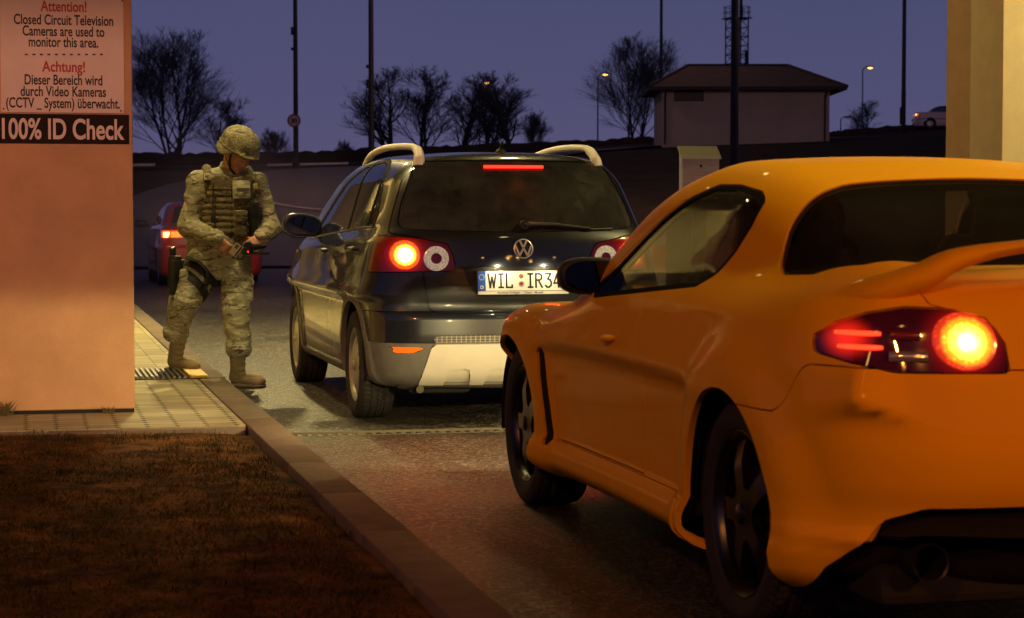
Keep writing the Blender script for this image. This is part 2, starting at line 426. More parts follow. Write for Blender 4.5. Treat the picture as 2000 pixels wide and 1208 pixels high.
# gutter dirt line between kerb and asphalt: broken, rubbly
M_rub = mat('gutter_grit', (.24, .17, .13), .9, var=.6, scale=60, bump=.8, bscale=150)
mb = MB(); n = 900; vs = []
for i in range(n+1):
    yy = 2.5+17.5*i/n; w = .022+.020*(math.sin(yy*7.3)*math.sin(yy*3.1)+1)*.5+random.uniform(0, .010)
    for k, f_ in enumerate((0, .35, .7, 1.)): vs.append((KX1+.001+w*f_, yy, (.018, .014, .010, .001)[k]+random.uniform(-.004, .005)*(k < 3)))
mb.add(vs, [(i*4+k, i*4+k+1, (i+1)*4+k+1, (i+1)*4+k) for i in range(n) for k in range(3)])
for i in range(1500):
    yy = random.uniform(2.5, 20); w = .03+abs(random.gauss(0, .035)); r = random.uniform(.002, .006)
    c = Vector((KX1+w, yy, r*.3)); q = random.random()*3
    mb.add([c+Vector((r*1.5*math.cos(q+k*2.1), r*1.5*math.sin(q+k*2.1), 0)) for k in range(3)]+[c+Vector((0, 0, r*1.2))], [(0, 1, 3), (1, 2, 3), (2, 0, 3)])
tag(mb.build('gutter_grit', M_rub), kind='stuff')

# ------------------------------------------------------------------ lawn
lawn_z = lambda x, y: .078+.022*np.sin(np.asarray(x)*2.1+np.asarray(y)*1.3)*np.cos(np.asarray(y)*1.7-np.asarray(x))*.6-.022*sstep(.85, 1.1, x)
M_soil = mat('lawn_soil', (.17, .072, .020), .95, col2=(.014, .008, .004), spec=.1, scale=5.5, bump=.9, bscale=25)
sheet('lawn', np.linspace(-14, 1.11, 110), np.linspace(-3, 10.57, 100), lawn_z, M_soil)
M_grass = mat('lawn_grass', (.13, .068, .017), .8, col2=(.026, .030, .007), spec=.1, scale=2.6, detail=6)
def lawn_grass():
    n = 120000
    Y = 3.5+RNG.random(n)**1.1*7.0
    X = -2.6+RNG.random(n)*3.66
    clump = np.sin(X*5.1+np.sin(Y*3.3)*2)*np.sin(Y*6.3+np.sin(X*4.7)*1.7)+.6*np.sin(X*13+Y*7)*np.sin(Y*17-X*5)
    bare = np.exp(-((X-.75)**2/.2+(Y-9.9)**2/.35))+np.exp(-((X+.0)**2/.8+(Y-8.6)**2/.05))*.5
    keep = (clump+RNG.random(n)*1.3-1.3*bare) > -.15
    X, Y = X[keep], Y[keep]; n = len(X)
    Z = lawn_z(X, Y); a = RNG.random(n)*6.283; h = .006+.016*RNG.random(n)+.02*(RNG.random(n) > .97); lean = .012+.04*RNG.random(n); w = .0012+.0012*RNG.random(n)
    b = RNG.random(n)*6.283
    bx, by = np.cos(b)*w, np.sin(b)*w
    tx, ty = X+np.cos(a)*lean, Y+np.sin(a)*lean
    mx_, my_ = X+np.cos(a)*lean*.35, Y+np.sin(a)*lean*.35
    V = np.empty((n, 5, 3))
    V[:, 0] = np.stack([X-bx, Y-by, Z-.004], 1); V[:, 1] = np.stack([X+bx, Y+by, Z-.004], 1)
    V[:, 2] = np.stack([mx_+bx*.8, my_+by*.8, Z+h*.65], 1); V[:, 3] = np.stack([mx_-bx*.8, my_-by*.8, Z+h*.65], 1)
    V[:, 4] = np.stack([tx, ty, Z+h], 1)
    i = np.arange(n)*5
    me = bpy.data.meshes.new('grass')
    me.vertices.add(n*5); me.vertices.foreach_set('co', V.ravel())
    loops = np.concatenate([np.stack([i, i+1, i+2, i+3], 1), np.stack([i+3, i+2, i+4, i+4], 1)[:, :4]], 0)
    quads = np.stack([i, i+1, i+2, i+3], 1); tris = np.stack([i+3, i+2, i+4], 1)
    lv = np.concatenate([quads.ravel(), tris.ravel()])
    me.loops.add(len(lv)); me.loops.foreach_set('vertex_index', lv)
    me.polygons.add(2*n)
    ls = np.concatenate([np.arange(n)*4, 4*n+np.arange(n)*3])
    me.polygons.foreach_set('loop_start', ls)
    me.update(calc_edges=True); me.validate()
    o = link_mesh('grass', me, M_grass); o['kind'] = 'stuff'
lawn_grass()
def tufts():
    M_t = mat('tuft_grass', (.075, .055, .016), .85, col2=(.02, .022, .006), spec=.1, scale=4); mb = MB(); rnd = random.Random(5)
    spots = [(rnd.uniform(.82, 1.08), rnd.uniform(4.5, 10.3)) for i in range(70)]+[(rnd.uniform(-2.2, .8), rnd.uniform(5.5, 10.4)) for i in range(120)]+[(rnd.uniform(-2., 1.), rnd.uniform(10.3, 10.54)) for i in range(60)]
    for cx, cy in spots:
        for k in range(rnd.randint(12, 34)):
            a = rnd.uniform(0, 6.28); L = rnd.uniform(.02, .065); b = Vector((cx+rnd.gauss(0, .03), cy+rnd.gauss(0, .03), 0)); b.z = float(lawn_z(b.x, b.y))-.003
            t = b+Vector((math.cos(a)*L*.8, math.sin(a)*L*.8, L*rnd.uniform(.3, .9))); s_ = Vector((-math.sin(a), math.cos(a), 0))*.0016; m_ = (b+t)/2+Vector((0, 0, L*.14))
            mb.add([b-s_, b+s_, m_+s_*.8, m_-s_*.8, t], [(0, 1, 2, 3), (3, 2, 4)])
    mb.build('grass_tufts', M_t)['kind'] = 'stuff'
tufts()

# ------------------------------------------------------------------ drain channel across the lane
M_iron = mat('cast_iron', (.05, .045, .04), .5, metal=.7, var=.5, scale=20)
dr = empty('drain_channel', (1.30, DRAIN_Y, 0)); tag(dr, 'slotted iron drain channel crossing the asphalt lane behind the dark hatchback', 'drain')
mb = MB(); mb.box((.01, -.098, -.12), (9.5, .098, -.045)); mb.build('channel_bed', mat('channel_bed', (.015, .013, .012), .9), dr)
mb = MB()
mb.box((.01, -.098, -.05), (9.5, -.088, .003)); mb.box((.01, .075, -.05), (9.5, .098, .005))
mb.build('channel_edge', mat('channel_edge', (.13, .11, .075), .7, var=.3, scale=30), dr)
mb = MB(); x = .02
while x < 9.4:
    mb.box((x, -.086, -.04), (x+.020, .073, -.006)); x += .055
mb.box((.01, -.008, -.04), (9.4, .008, -.0075)); mb.build('grating', M_iron, dr)

# ------------------------------------------------------------------ gate house pillar with signs
M_wall = mat('pink_render', (.66, .38, .21), .85, var=.20, scale=2.6, detail=9, bump=.35, bscale=170)
M_conc = mat('canopy_soffit', (.20, .17, .13), .8, var=.15, scale=2)
PXR, PYF = .585, 11.49
gh = empty('gate_pillar', (PXR, PYF, PZ)); tag(gh, 'broad pink rendered gate pillar carrying the two warning signs', 'pillar')
mb = MB(); mb.rbox((-2.2, .45, 2.28), (4.4, .9, 4.52), .012); mb.build('wall', M_wall, gh, smooth=40)
mb = MB(); mb.box((-4.38, .012, -.02), (-.004, .88, .03)); mb.build('plinth_gap', mat('dark_gap', (.015, .012, .01), .9), gh)

# gate house standing behind the pillar, its door by the foot grate
gho = empty('gate_house', (.20, 12.5, PZ)); tag(gho, 'cream rendered gate house behind the pillar with a door by the foot grate', 'gate house')
M_ghw = mat('gate_house_render', (.58, .47, .26), .85, var=.1, scale=5, bump=.25, bscale=120)
mb = MB(); mb.box((-5, 0, 0), (0, 17., 4.5)); mb.build('wall', M_ghw, gho)
mb = MB(); mb.box((.002, 1.15, .02), (.05, 2.15, 2.1), bev=.01); dr_ = mb.build('door', mat('door_brown', (.20, .08, .03), .5), gho)
mb = MB(); mb.tube([(.05, 2.02, 1.02), (.09, 2.02, 1.02), (.09, 1.90, 1.02)], .011, 8); mb.build('handle', M_chrome, dr_)
for y0 in (2.9, 4.9, 8.5, 11., 13.5):
    mb = MB(); mb.box((.002, y0, .95), (.04, y0+1.5, 2.1), bev=.01); w_ = mb.build('window', mat('window_frame_brown', (.16, .07, .03), .5), gho)
    mb = MB(); mb.box((.0405, y0+.07, 1.02), (.046, y0+1.43, 2.03)); mb.build('pane', mat('office_pane', (.02, .02, .02), .08), w_)
# dry weeds at the foot of the pillar
M_weed = mat('dry_weed', (.12, .09, .03), .9)
def weeds(x, y, n, h, label):
    mb = MB(); rnd = random.Random(int(x*100))
    for i in range(n):
        a = rnd.uniform(0, 6.28); L = h*rnd.uniform(.4, 1.); b = Vector((rnd.gauss(0, .02), rnd.gauss(0, .008), 0)); t = b+Vector((math.cos(a)*L*.7, math.sin(a)*L*.4-.01, L)); s_ = Vector((.0025, 0, 0))
        m_ = (b+t)/2+Vector((0, 0, L*.15)); mb.add([b-s_, b+s_, m_+s_*.8, m_-s_*.8, t], [(0, 1, 2, 3), (3, 2, 4)])
    o = mb.build('weed_tuft', M_weed, loc=(x, y, PZ)); tag(o, label, 'weeds')
weeds(spt0(4)[0], 11.46, 70, .09, 'dry weed tuft at the left foot of the pillar')
weeds(spt0(208)[0], 11.465, 14, .05, 'few thin weed stalks near the right foot of the pillar')
# ------------------------------------------------------------------ gate canopy with its lamps
FLOOD = (1., .47, .30)
cp = empty('gate_canopy', (4, 16, 0)); tag(cp, 'flat roof of the gate canopy above the lane', 'canopy')
mb = MB(); mb.box((-9, -11, 4.62), (10, 6.5, 5.3)); mb.build('roof_slab', M_conc, cp)
for X, Y, P, ang in ((2.9, -7.0, 950., 136), (-3.2, -2.7, 330., 112), (-.5, -2.9, 110., 140), (-2.2, .2, 330., 126), (-2.0, 4.4, 1900., 150), (-.3, -9.6, 290., 62), (-1.6, 5.9, 0, 0)):
    fx = MB(); fx.lathe([(.16, 4.625), (.16, 4.56), (.13, 4.55), (.12, 4.60)], 20, Matrix.Translation((X, Y, 0))); f = fx.build('downlight', M_chrome, cp, smooth=40)
    fx = MB(); fx.lathe([(.0001, 4.585), (.115, 4.585)], 20, Matrix.Translation((X, Y, 0))); fx.build('lamp_disc', emit_mat('canopy_lamp_glow', CANOPY_COL, 22.), f)
    if P: lamp_light('canopy_lamp', 'SPOT', (X, Y, 4.54), CANOPY_COL, P, cp, .11, ang, .45, (X, Y, 0))
    else: lamp_light('added_saloon_spot', 'SPOT', (X, Y, 4.52), (1, .52, .34), 1300., cp, .11, 56, .8, (X-.3, Y+12, -1.2))  # added spot that brightens the red saloon, the smoke and the road beyond
# unseen sodium lamps near the gate, placed to light verge, pillar and coupe
def street_lamp(loc, h, arm, label, group, power=0., col=SODIUM, lit=3., r=.07, rz=0., head=.35, aim=None, size=.12, spot=150, blend=.5):
    t = empty('street_lamp', loc, rz); tag(t, label, 'street lamp', group)
    mb = MB(); mb.cyl((0, 0, 0), (0, 0, h), r, r*.6, 10); mb.cyl((0, 0, 0), (0, 0, .8), r*1.35, n=10); mb.build('pole', M_pole, t, smooth=40)
    mb = MB(); mb.tube([(0, 0, h-.1), (arm*.4, 0, h+.12), (arm, 0, h+.15)], r*.5, 8); mb.build('arm', M_pole, t, smooth=40)
    hd = MB(); hd.rbox((arm+head*.4, 0, h+.17), (head*1.3, head*.55, head*.28), head*.1); ho = hd.build('lamp_head', M_pole, t, smooth=40)
    if lit:
        mb = MB(); M = Matrix.Translation((arm+head*.45, 0, h+.17-head*.12))@Matrix.Diagonal((1.3, .8, -.9, 1)); mb.lathe([(head*.36, 0), (head*.33, head*.14), (head*.18, head*.26), (.0005, head*.30)], 14, M); mb.build('lamp_glass', emit_mat('sodium_glow_%d' % lit, (1., .46, .09) if lit < 10 else (1., .50, .12), lit), ho, smooth=60)
    if power:
        p = Vector((arm+head*.45, 0, h-.1)); l = lamp_light('lamp_light', 'SPOT', p, col, power, t, size, spot, blend)
        if aim is not None:
            W = Matrix.Translation(loc)@Matrix.Rotation(rz, 4, 'Z'); q = W.inverted()@Vector(aim); l.rotation_euler = (q-p).to_track_quat('-Z', 'Y').to_euler()
    return t
street_lamp((-4.2, 1.5, 0), 6.0, 1.0, 'unseen flood lamp added to light the gate pillar', 'street lamps near the gate', 1700., FLOOD, lit=20, head=.5, aim=(-1.0, 11.5, 2.1), spot=38, blend=.7)  # added flood, kept narrow to light the pillar and miss the coupe
street_lamp((6.4, -4.0, 0), 4.0, .5, 'unseen low spot lamp added to light the rear of the yellow coupe', 'street lamps near the gate', 1150., (1, .30, .05), lit=20, head=.4, rz=math.pi, aim=(3.1, 4.7, .65), spot=15, blend=.5)  # added narrow spot behind the camera, only lights the coupe's rear
street_lamp((-7.5, -5.0, 0), 7.5, 1.2, 'sodium street lamp on the verge far left behind the lawn', 'street lamps near the gate', 2000., (1, .32, .04), lit=20, head=.5, aim=(1.5, 7., 0.), spot=70)
for i, (lx, ly, lh, cc, st, lab) in enumerate(((7.4, -14., 5.6, (1, .82, .45), 60, 'warm white lamp nearest behind the queue of cars'), (8.6, -15., 5.9, (1, .86, .55), 60, 'warm white lamp right of the nearest lamp behind the cars'), (12., -24., 7.2, (1, .45, .10), 45, 'orange lamp far behind the cars on the right'),
        (5.2, -22., 7.0, (1, .42, .09), 45, 'orange lamp far behind the viewer in line with the lane'), (16.5, -26., 8.0, (1, .45, .10), 45, 'orange lamp farthest right behind the cars'))):
    street_lamp((lx, ly, 0), lh, .6, lab, 'street lamps behind the queue', lit=st+i, head=.55, rz=math.pi/2)
# ------------------------------------------------------------------ car shells: smooth implicit bodies cut into panels
def smax(a, b, k):
    h = np.maximum(k-np.abs(a-b), 0)/k
    return np.maximum(a, b)+h*h*k*.25
def smin(a, b, k): return -smax(-a, -b, k)
def poly_sdf(poly, u, v, r=0.):
    """signed distance to polygon (negative inside), corners rounded by r"""
    P = np.asarray(poly, float); P = P[np.linalg.norm(P-np.roll(P, 1, 0), axis=1) > 1e-6]; u = np.asarray(u, float); v = np.asarray(v, float)
    if r > 0:      # shrink towards the inside first
        c = P.mean(0); A = np.sum(P[:, 0]*np.roll(P[:, 1], -1)-np.roll(P[:, 0], -1)*P[:, 1])
        if A < 0: P = P[::-1]
        Q = []
        n = len(P)
        for i in range(n):
            a, b, d = P[i-1], P[i], P[(i+1) % n]
            e1 = (b-a)/np.linalg.norm(b-a); e2 = (d-b)/np.linalg.norm(d-b)
            n1 = np.array([-e1[1], e1[0]]); n2 = np.array([-e2[1], e2[0]])
            m = n1+n2; m /= max(np.dot(m, n1), .35); Q.append(b+m*r)
        P = np.array(Q)
    d2 = np.full(u.shape, 1e9); ins = np.zeros(u.shape, bool); n = len(P)
    for i in range(n):
        a = P[i]; b = P[(i+1) % n]; e = b-a
        wx, wy = u-a[0], v-a[1]
        t = np.clip((wx*e[0]+wy*e[1])/max(e@e, 1e-12), 0, 1)
        d2 = np.minimum(d2, (wx-e[0]*t)**2+(wy-e[1]*t)**2)
        c = ((a[1] > v) != (b[1] > v))
        with np.errstate(divide='ignore', invalid='ignore'):
            xi = a[0]+(v-a[1])*e[0]/e[1] if abs(e[1]) > 1e-12 else np.full(u.shape, 1e9)
        ins ^= c & (u < xi)
    return np.where(ins, -1, 1)*np.sqrt(d2)-r
def grad_F(F, P, e=.002):
    g = np.stack([(F(P[:, 0]+e*(i == 0), P[:, 1]+e*(i == 1), P[:, 2]+e*(i == 2))-F(P[:, 0]-e*(i == 0), P[:, 1]-e*(i == 1), P[:, 2]-e*(i == 2))) for i in range(3)], 1)
    return g/np.maximum(np.linalg.norm(g, axis=1, keepdims=True), 1e-9)
def shell_mesh(F, lo, hi, core_lo, core_hi, res):
    """grid on a box projected along rays from a core box onto F = 0; returns verts, tris"""
    lo, hi, cl, ch = (np.asarray(a, float) for a in (lo, hi, core_lo, core_hi))
    n = np.maximum(2, np.round((hi-lo)/res).astype(int)); V = []; T = []; off = 0
    for ax in range(3):
        a, b = [i for i in range(3) if i != ax]
        for side in (0, 1):
            A, B = np.meshgrid(np.linspace(lo[a], hi[a], n[a]+1), np.linspace(lo[b], hi[b], n[b]+1), indexing='ij')
            P = np.zeros((A.size, 3)); P[:, a] = A.ravel(); P[:, b] = B.ravel(); P[:, ax] = (lo, hi)[side][ax]
            V.append(P); I = np.arange(A.size).reshape(A.shape)
            q = np.stack([I[:-1, :-1], I[1:, :-1], I[1:, 1:], I[:-1, 1:]], -1).reshape(-1, 4)
            flip = (side == 1) ^ (ax == 1)
            if not flip: q = q[:, ::-1]
            par = (np.arange(len(q)) % 2 == 0)
            T.append(np.concatenate([q[:, [0, 1, 2]], q[:, [0, 2, 3]]])+off); off += A.size
    P = np.concatenate(V); T = np.concatenate(T)
    key = np.round(P/1e-5).astype(np.int64); _, idx, inv = np.unique(key, axis=0, return_index=True, return_inverse=True)
    P = P[idx]; T = inv.reshape(-1)[T]
    Q = np.clip(P, cl, ch); D = P-Q
    t0 = np.zeros(len(P)); t1 = np.ones(len(P))*1.15
    # march outward to the first outside sample, then bisect
    prev = np.zeros(len(P)); done = np.zeros(len(P), bool)
    for s in np.linspace(.0, 1.15, 60)[1:]:
        X = Q+D*s; o = F(X[:, 0], X[:, 1], X[:, 2]) > 0
        new = o & ~done; t0[new] = prev[new]; t1[new] = s; done |= o; prev[:] = s
    for _ in range(22):
        tm = (t0+t1)/2; X = Q+D*tm[:, None]; o = F(X[:, 0], X[:, 1], X[:, 2]) > 0
        t1 = np.where(o, tm, t1); t0 = np.where(o, t0, tm)
    return Q+D*((t0+t1)/2)[:, None], T
def clip_tris(V, T, g):
    """split at g = 0; returns (Vin, Tin) for g < 0 and (Vout, Tout) for g > 0"""
    def half(g):
        s = g[T] < 0; k = s.sum(1); out = [T[k == 3]]; NV = [V]; off = len(V)
        for cnt in (1, 2):
            tt = T[k == cnt]; ss = s[k == cnt]
            if not len(tt): continue
            lone = ss.argmax(1) if cnt == 1 else (~ss).argmax(1)
            r = np.arange(len(tt)); A = tt[r, lone]; B = tt[r, (lone+1) % 3]; C = tt[r, (lone+2) % 3]
            ab = V[A]+(V[B]-V[A])*(g[A]/(g[A]-g[B]))[:, None]; ac = V[A]+(V[C]-V[A])*(g[A]/(g[A]-g[C]))[:, None]
            ia = off+np.arange(len(tt)); ic = ia+len(tt); NV += [ab, ac]; off += 2*len(tt)
            if cnt == 1: out.append(np.stack([A, ia, ic], 1))
            else: out += [np.stack([ia, B, C], 1), np.stack([ia, C, ic], 1)]
        return np.concatenate(NV), np.concatenate(out)
    def clean(V, T):
        if not len(T): return np.zeros((0, 3)), np.zeros((0, 3), int)
        key = np.round(V/2e-5).astype(np.int64); _, idx, inv = np.unique(key, axis=0, return_index=True, return_inverse=True)
        V = V[idx]; T = inv.reshape(-1)[T]
        T = T[(T[:, 0] != T[:, 1]) & (T[:, 1] != T[:, 2]) & (T[:, 0] != T[:, 2])]
        u, inv = np.unique(T, return_inverse=True)
        return V[u], inv.reshape(T.shape)
    g = np.where(np.abs(g) < 1e-7, 1e-7, g)
    return clean(*half(g)), clean(*half(-g))
def panel(name, F, V, T, m, parent, off=0., depth=.02, dirn=None, refine=True, noskirt=None):
    """mesh object of an outer panel: pushed out by off along the surface normal, rims turned inward by depth"""
    if not len(T): return None
    N = grad_F(F, V); P = V+N*off
    e = np.concatenate([T[:, [0, 1]], T[:, [1, 2]], T[:, [2, 0]]])
    k = np.sort(e, 1); _, idx, cnt = np.unique(k, axis=0, return_index=True, return_counts=True)
    be = e[idx[cnt == 1]]
    bv, binv = np.unique(be, return_inverse=True); binv = binv.reshape(be.shape)
    nV = len(P)
    D = -N[bv] if dirn is None else np.tile(np.asarray(dirn, float), (len(bv), 1))
    P2 = np.concatenate([P, P[bv], P[bv]+D*depth])
    a = nV+binv; b = nV+len(bv)+binv
    sk = np.concatenate([np.stack([a[:, 1], a[:, 0], b[:, 0]], 1), np.stack([a[:, 1], b[:, 0], b[:, 1]], 1)]) if depth > 0 else np.zeros((0, 3), int)
    TT = np.concatenate([T, sk])
    me = bpy.data.meshes.new(name); me.vertices.add(len(P2)); me.vertices.foreach_set('co', P2.ravel())
    me.loops.add(TT.size); me.loops.foreach_set('vertex_index', TT.ravel())
    me.polygons.add(len(TT)); me.polygons.foreach_set('loop_start', np.arange(len(TT))*3)
    me.update(calc_edges=True)
    me.polygons.foreach_set('use_smooth', [True]*len(TT))
    # custom normals: exact surface normals on the panel, face normals on the rim
    fn = np.cross(P2[TT[:, 1]]-P2[TT[:, 0]], P2[TT[:, 2]]-P2[TT[:, 0]]); fn /= np.maximum(np.linalg.norm(fn, axis=1, keepdims=True), 1e-12)
    ln = np.empty((len(TT), 3, 3)); ln[:len(T)] = N[T]; ln[len(T):] = fn[len(T):, None, :]
    me.normals_split_custom_set(ln.reshape(-1, 3).tolist())
    return link_mesh(name, me, m, parent)
def ray_hit(F, O, D, t0, t1, n=400):
    """first hit of rays on F (vectorised)"""
    O = np.atleast_2d(O); D = np.atleast_2d(D); best = np.full(len(O), np.nan); ta = np.full(len(O), t0); tb = np.full(len(O), t1); done = np.zeros(len(O), bool); prev = t0
    for s in np.linspace(t0, t1, n):
        X = O+D*s; o = F(X[:, 0], X[:, 1], X[:, 2]) < 0
        new = o & ~done; ta[new] = prev; tb[new] = s; done |= o; prev = s
    for _ in range(30):
        tm = (ta+tb)/2; X = O+D*tm[:, None]; o = F(X[:, 0], X[:, 1], X[:, 2]) < 0
        tb = np.where(o, tm, tb); ta = np.where(o, ta, tm)
    X = O+D*((ta+tb)/2)[:, None]; X[~done] = np.nan
    return X
def onto(F, pts, axis, start, sign):
    """drop 2D points along an axis onto F; pts columns are the other two axes in order"""
    pts = np.asarray(pts, float); O = np.zeros((len(pts), 3)); o = [i for i in range(3) if i != axis]
    O[:, o[0]] = pts[:, 0]; O[:, o[1]] = pts[:, 1]; O[:, axis] = start
    D = np.zeros((len(pts), 3)); D[:, axis] = sign
    return ray_hit(F, O, D, 0, 2.5, 250)
# ------------------------------------------------------------------ dark hatchback: body form (x right, y forward from rear axle, z up)
VWX, VWY = 2.73, 11.93
_g_yr_lo = pchip([.15, .22, .30, .42, .52, .60, .630, .648, .70, .80, .92, 1.02, 1.12, 1.3], [-.50, -.585, -.655, -.695, -.712, -.712, -.700, -.655, -.648, -.652, -.650, -.640, -.60, -.50])
_g_yr_sm = pchip([.15, .22, .30, .42, .60, .80, .92, 1.02, 1.12, 1.3], [-.50, -.585, -.655, -.695, -.69, -.66, -.650, -.640, -.60, -.50])
_g_yr_up = pchip([.9, 1.08, 1.12, 1.30, 1.46, 1.50, 1.53, 1.6], [-.66, -.630, -.612, -.515, -.425, -.425, -.415, -.35])
_g_top_lo = pchip([-.8, -.2, .6, 1.4, 2.1, 2.6, 3.0, 3.3, 3.45], [1.105, 1.10, 1.085, 1.06, 1.035, 1.00, .94, .84, .70])
_g_top_up = pchip([-.8, -.46, -.2, .3, .9, 1.4, 1.7, 2.0, 2.4, 2.75, 3.0, 3.3], [1.46, 1.525, 1.545, 1.565, 1.575, 1.56, 1.515, 1.40, 1.19, 1.00, .87, .5])
_g_wp = pchip([-.75, -.5, -.2, .3, 1.2, 2.2, 2.8, 3.2, 3.45], [.775, .825, .852, .868, .872, .868, .845, .79, .70])
_g_sec = pchip([.15, .25, .35, .50, .62, .70, .86, .95, 1.02, 1.10, 1.2], [.035, .022, .010, .003, .001, .000, .001, .007, .022, .060, .12])
_g_yf = pchip([.15, .3, .5, .7, .9], [3.25, 3.36, 3.42, 3.38, 3.25])
RWB = 2.66
def vw_lower(x, y, z):
    ax = np.abs(x)
    fl = 0
    for hy in (0., RWB):
        d = np.hypot(y-hy, z-.31)
        fl = fl+.016*sstep(.455, .425, d)*sstep(.25, .33, d)
    side = ax-(_g_wp(y)-_g_sec(z)+fl)
    w = sstep(.84, .58, ax)
    rear = _g_yr_lo(z)*w+_g_yr_sm(z)*(1-w)+.10*np.minimum(ax/.8, 1.2)**2.4-y
    front = y-_g_yf(z)+.25*(ax/.85)**2.5
    b = smax(side, rear, .20); b = smax(b, front, .3)
    b = smax(b, z-_g_top_lo(y)-.02*(1-(ax/.8)**2), .09)
    return smax(b, .20+.02*ax-z, .08)
def vw_upper(x, y, z):
    ax = np.abs(x)
    side = (ax-(_g_wp(y)-.058-.05*sstep(2.0, 2.8, y)*0-(z-1.06)*.36-.10*np.maximum(z-1.38, 0)))*.94
    rear = (_g_yr_up(z)+.085*(ax/.65)**2.2-y)*.88
    top = (z-_g_top_up(y)+.045*(ax/.6)**2.2)*.95
    b = smax(side, rear, .13); b = smax(b, top, .13)
    return smax(b, .7-z, .05)
def vw_F(x, y, z): return smin(vw_lower(x, y, z), vw_upper(x, y, z), .035)
# ------------------------------------------------------------------ wheels
def tyre_mesh(r, rim, w, blocks=64, groove=.007):
    """tyre about the local x axis with tread blocks"""
    hw = w/2; prof = []          # (x, radius, tread?)
    sh = [(hw*.80, rim-.004), (hw*.93, rim+.008), (hw*1.03, rim+(r-rim)*.42), (hw*1.02, rim+(r-rim)*.62), (hw*.95, r-.014), (hw*.84, r-.004)]
    for x, q in sh: prof.append((-x, q, 0))
    for k, x in enumerate(np.linspace(-.80, .80, 17)): prof.append((x*hw, r-.001*(x*x)*3, 1 if k % 4 else 2))
    for x, q in sh[::-1]: prof.append((x, q, 0))
    n = blocks*4; V = []; 
    for i in range(n):
        for j, (x, q, tr) in enumerate(prof):
            a = 2*math.pi*i/n
            if tr == 2: q -= groove
            elif tr == 1:
                u = (i+abs(x)/hw*5+(j//4)*1.7) % 4
                if u < 1: q -= groove*.8
            elif j in (4, 5, len(prof)-5, len(prof)-6):
                if (i+3) % 4 == 0: q -= groove*.5
            V.append((x, q*math.cos(a), q*math.sin(a)))
    m = len(prof); F = [(i*m+j, i*m+j+1, ((i+1) % n)*m+j+1, ((i+1) % n)*m+j) for i in range(n) for j in range(m-1)]
    return V, F
def disc_panel(name, hfun, r0, r1, gfun, m, parent, side, depth=.03, nr=16, na=160):
    """wheel face: lathe surface x = hfun(r) cut by gfun(y, z, r, angle) < 0 kept out"""
    rr = np.linspace(r0, r1, nr); aa = np.linspace(0, 2*np.pi, na, endpoint=False)
    Rg, Ag = np.meshgrid(rr, aa, indexing='ij'); y = (Rg*np.cos(Ag)).ravel(); z = (Rg*np.sin(Ag)).ravel()
    V = np.stack([hfun(Rg.ravel()), y, z], 1)
    I = np.arange(nr*na).reshape(nr, na); J = np.roll(I, -1, 1)
    q = np.stack([I[:-1], I[1:], J[1:], J[:-1]], -1).reshape(-1, 4)
    T = np.concatenate([q[:, [0, 1, 2]], q[:, [0, 2, 3]]])
    F = lambda x, y, z: x-hfun(np.hypot(y, z))
    if gfun is not None:
        g = gfun(V[:, 1], V[:, 2]); _, (V, T) = clip_tris(V, T, g)
    # orient outward (+x)
    fn = np.cross(V[T[:, 1]]-V[T[:, 0]], V[T[:, 2]]-V[T[:, 0]]); bad = fn[:, 0] < 0; T[bad] = T[bad][:, ::-1]
    if side < 0:
        V = V*np.array([-1, 1, 1]); T = T[:, ::-1]; F2 = lambda x, y, z: F(-x, y, z)
    else: F2 = F
    return panel(name, F2, V, T, m, parent, 0, depth, dirn=(-side, 0, 0))
def wheel(parent, x, y, z, side, r, rim, w, slots, face=.012, malloy=None, blocks=64, lip=.012, label=None):
    """wheel with its axis along x; side = -1 for the left of the car"""
    t = empty('wheel', (x, y, z), 0, parent)
    V, F = tyre_mesh(r, rim, w, blocks); me = bpy.data.meshes.new('tyre'); me.from_pydata(V, [], F)
    bm = bmesh.new(); bm.from_mesh(me); bmesh.ops.recalc_face_normals(bm, faces=bm.faces); bm.to_mesh(me); bm.free()
    shade(me, 28); link_mesh('tyre', me, M_tyre, t)
    mb = MB(); M = Matrix.Rotation(side*math.pi/2, 4, 'Y'); hw = w/2
    mb.lathe([(rim-.002, hw*.72), (rim+.006, hw*.86), (rim-.003, hw*.90), (rim-.018, hw*.80), (rim-.026, hw*.4), (rim-.03, -hw*.7), (rim-.002, -hw*.8)], 72, M)
    mb.build('rim', malloy or M_alloy, t, smooth=50)
    hub = hw*.80+face
    hf = lambda q: hub-.03*(np.asarray(q)/rim)**2*0+np.where(np.asarray(q) < .05, .006, 0.)-.022*sstep(.0, 1., (np.asarray(q)/rim-.55)/.45)
    disc_panel('spokes', hf, .0005, rim-.012, slots, malloy or M_alloy, t, side)
    mb = MB(); mb.cyl((side*hw*.15, 0, 0), (side*hw*.2, 0, 0), rim-.03, n=40); mb.cyl((side*hw*.2, 0, 0), (side*(hub-.02), 0, 0), .05, n=20)
    mb.build('brake_disc', mat('brake_disc', (.03, .028, .026), .45, metal=.6), t)
    mb = MB(); mb.lathe([(.0001, hub+.016), (.022, hub+.015), (.030, hub+.010), (.032, hub-.004)], 24, M); mb.build('hub_cap', malloy or M_alloy, t, smooth=40)
    return t
def wheel_arch(parent, s, x, hy, hz, r, depth):
    """dark half-round liner above a wheel"""
    mb = MB(); n = 24; vs = []
    for k in range(n+1):
        a = math.pi*(k/n)*1.10-math.pi*.05
        for xx, q in ((x, r-.012), (x-.02, r), (x-depth, r), (x-depth-.01, .02)): vs.append((s*xx, hy+q*math.cos(a), hz+q*math.sin(a)))
    mb.add(vs, [(k*4+j, k*4+j+1, (k+1)*4+j+1, (k+1)*4+j) for k in range(n) for j in range(3)]); return mb.build('wheel_housing', M_well, parent, smooth=40)
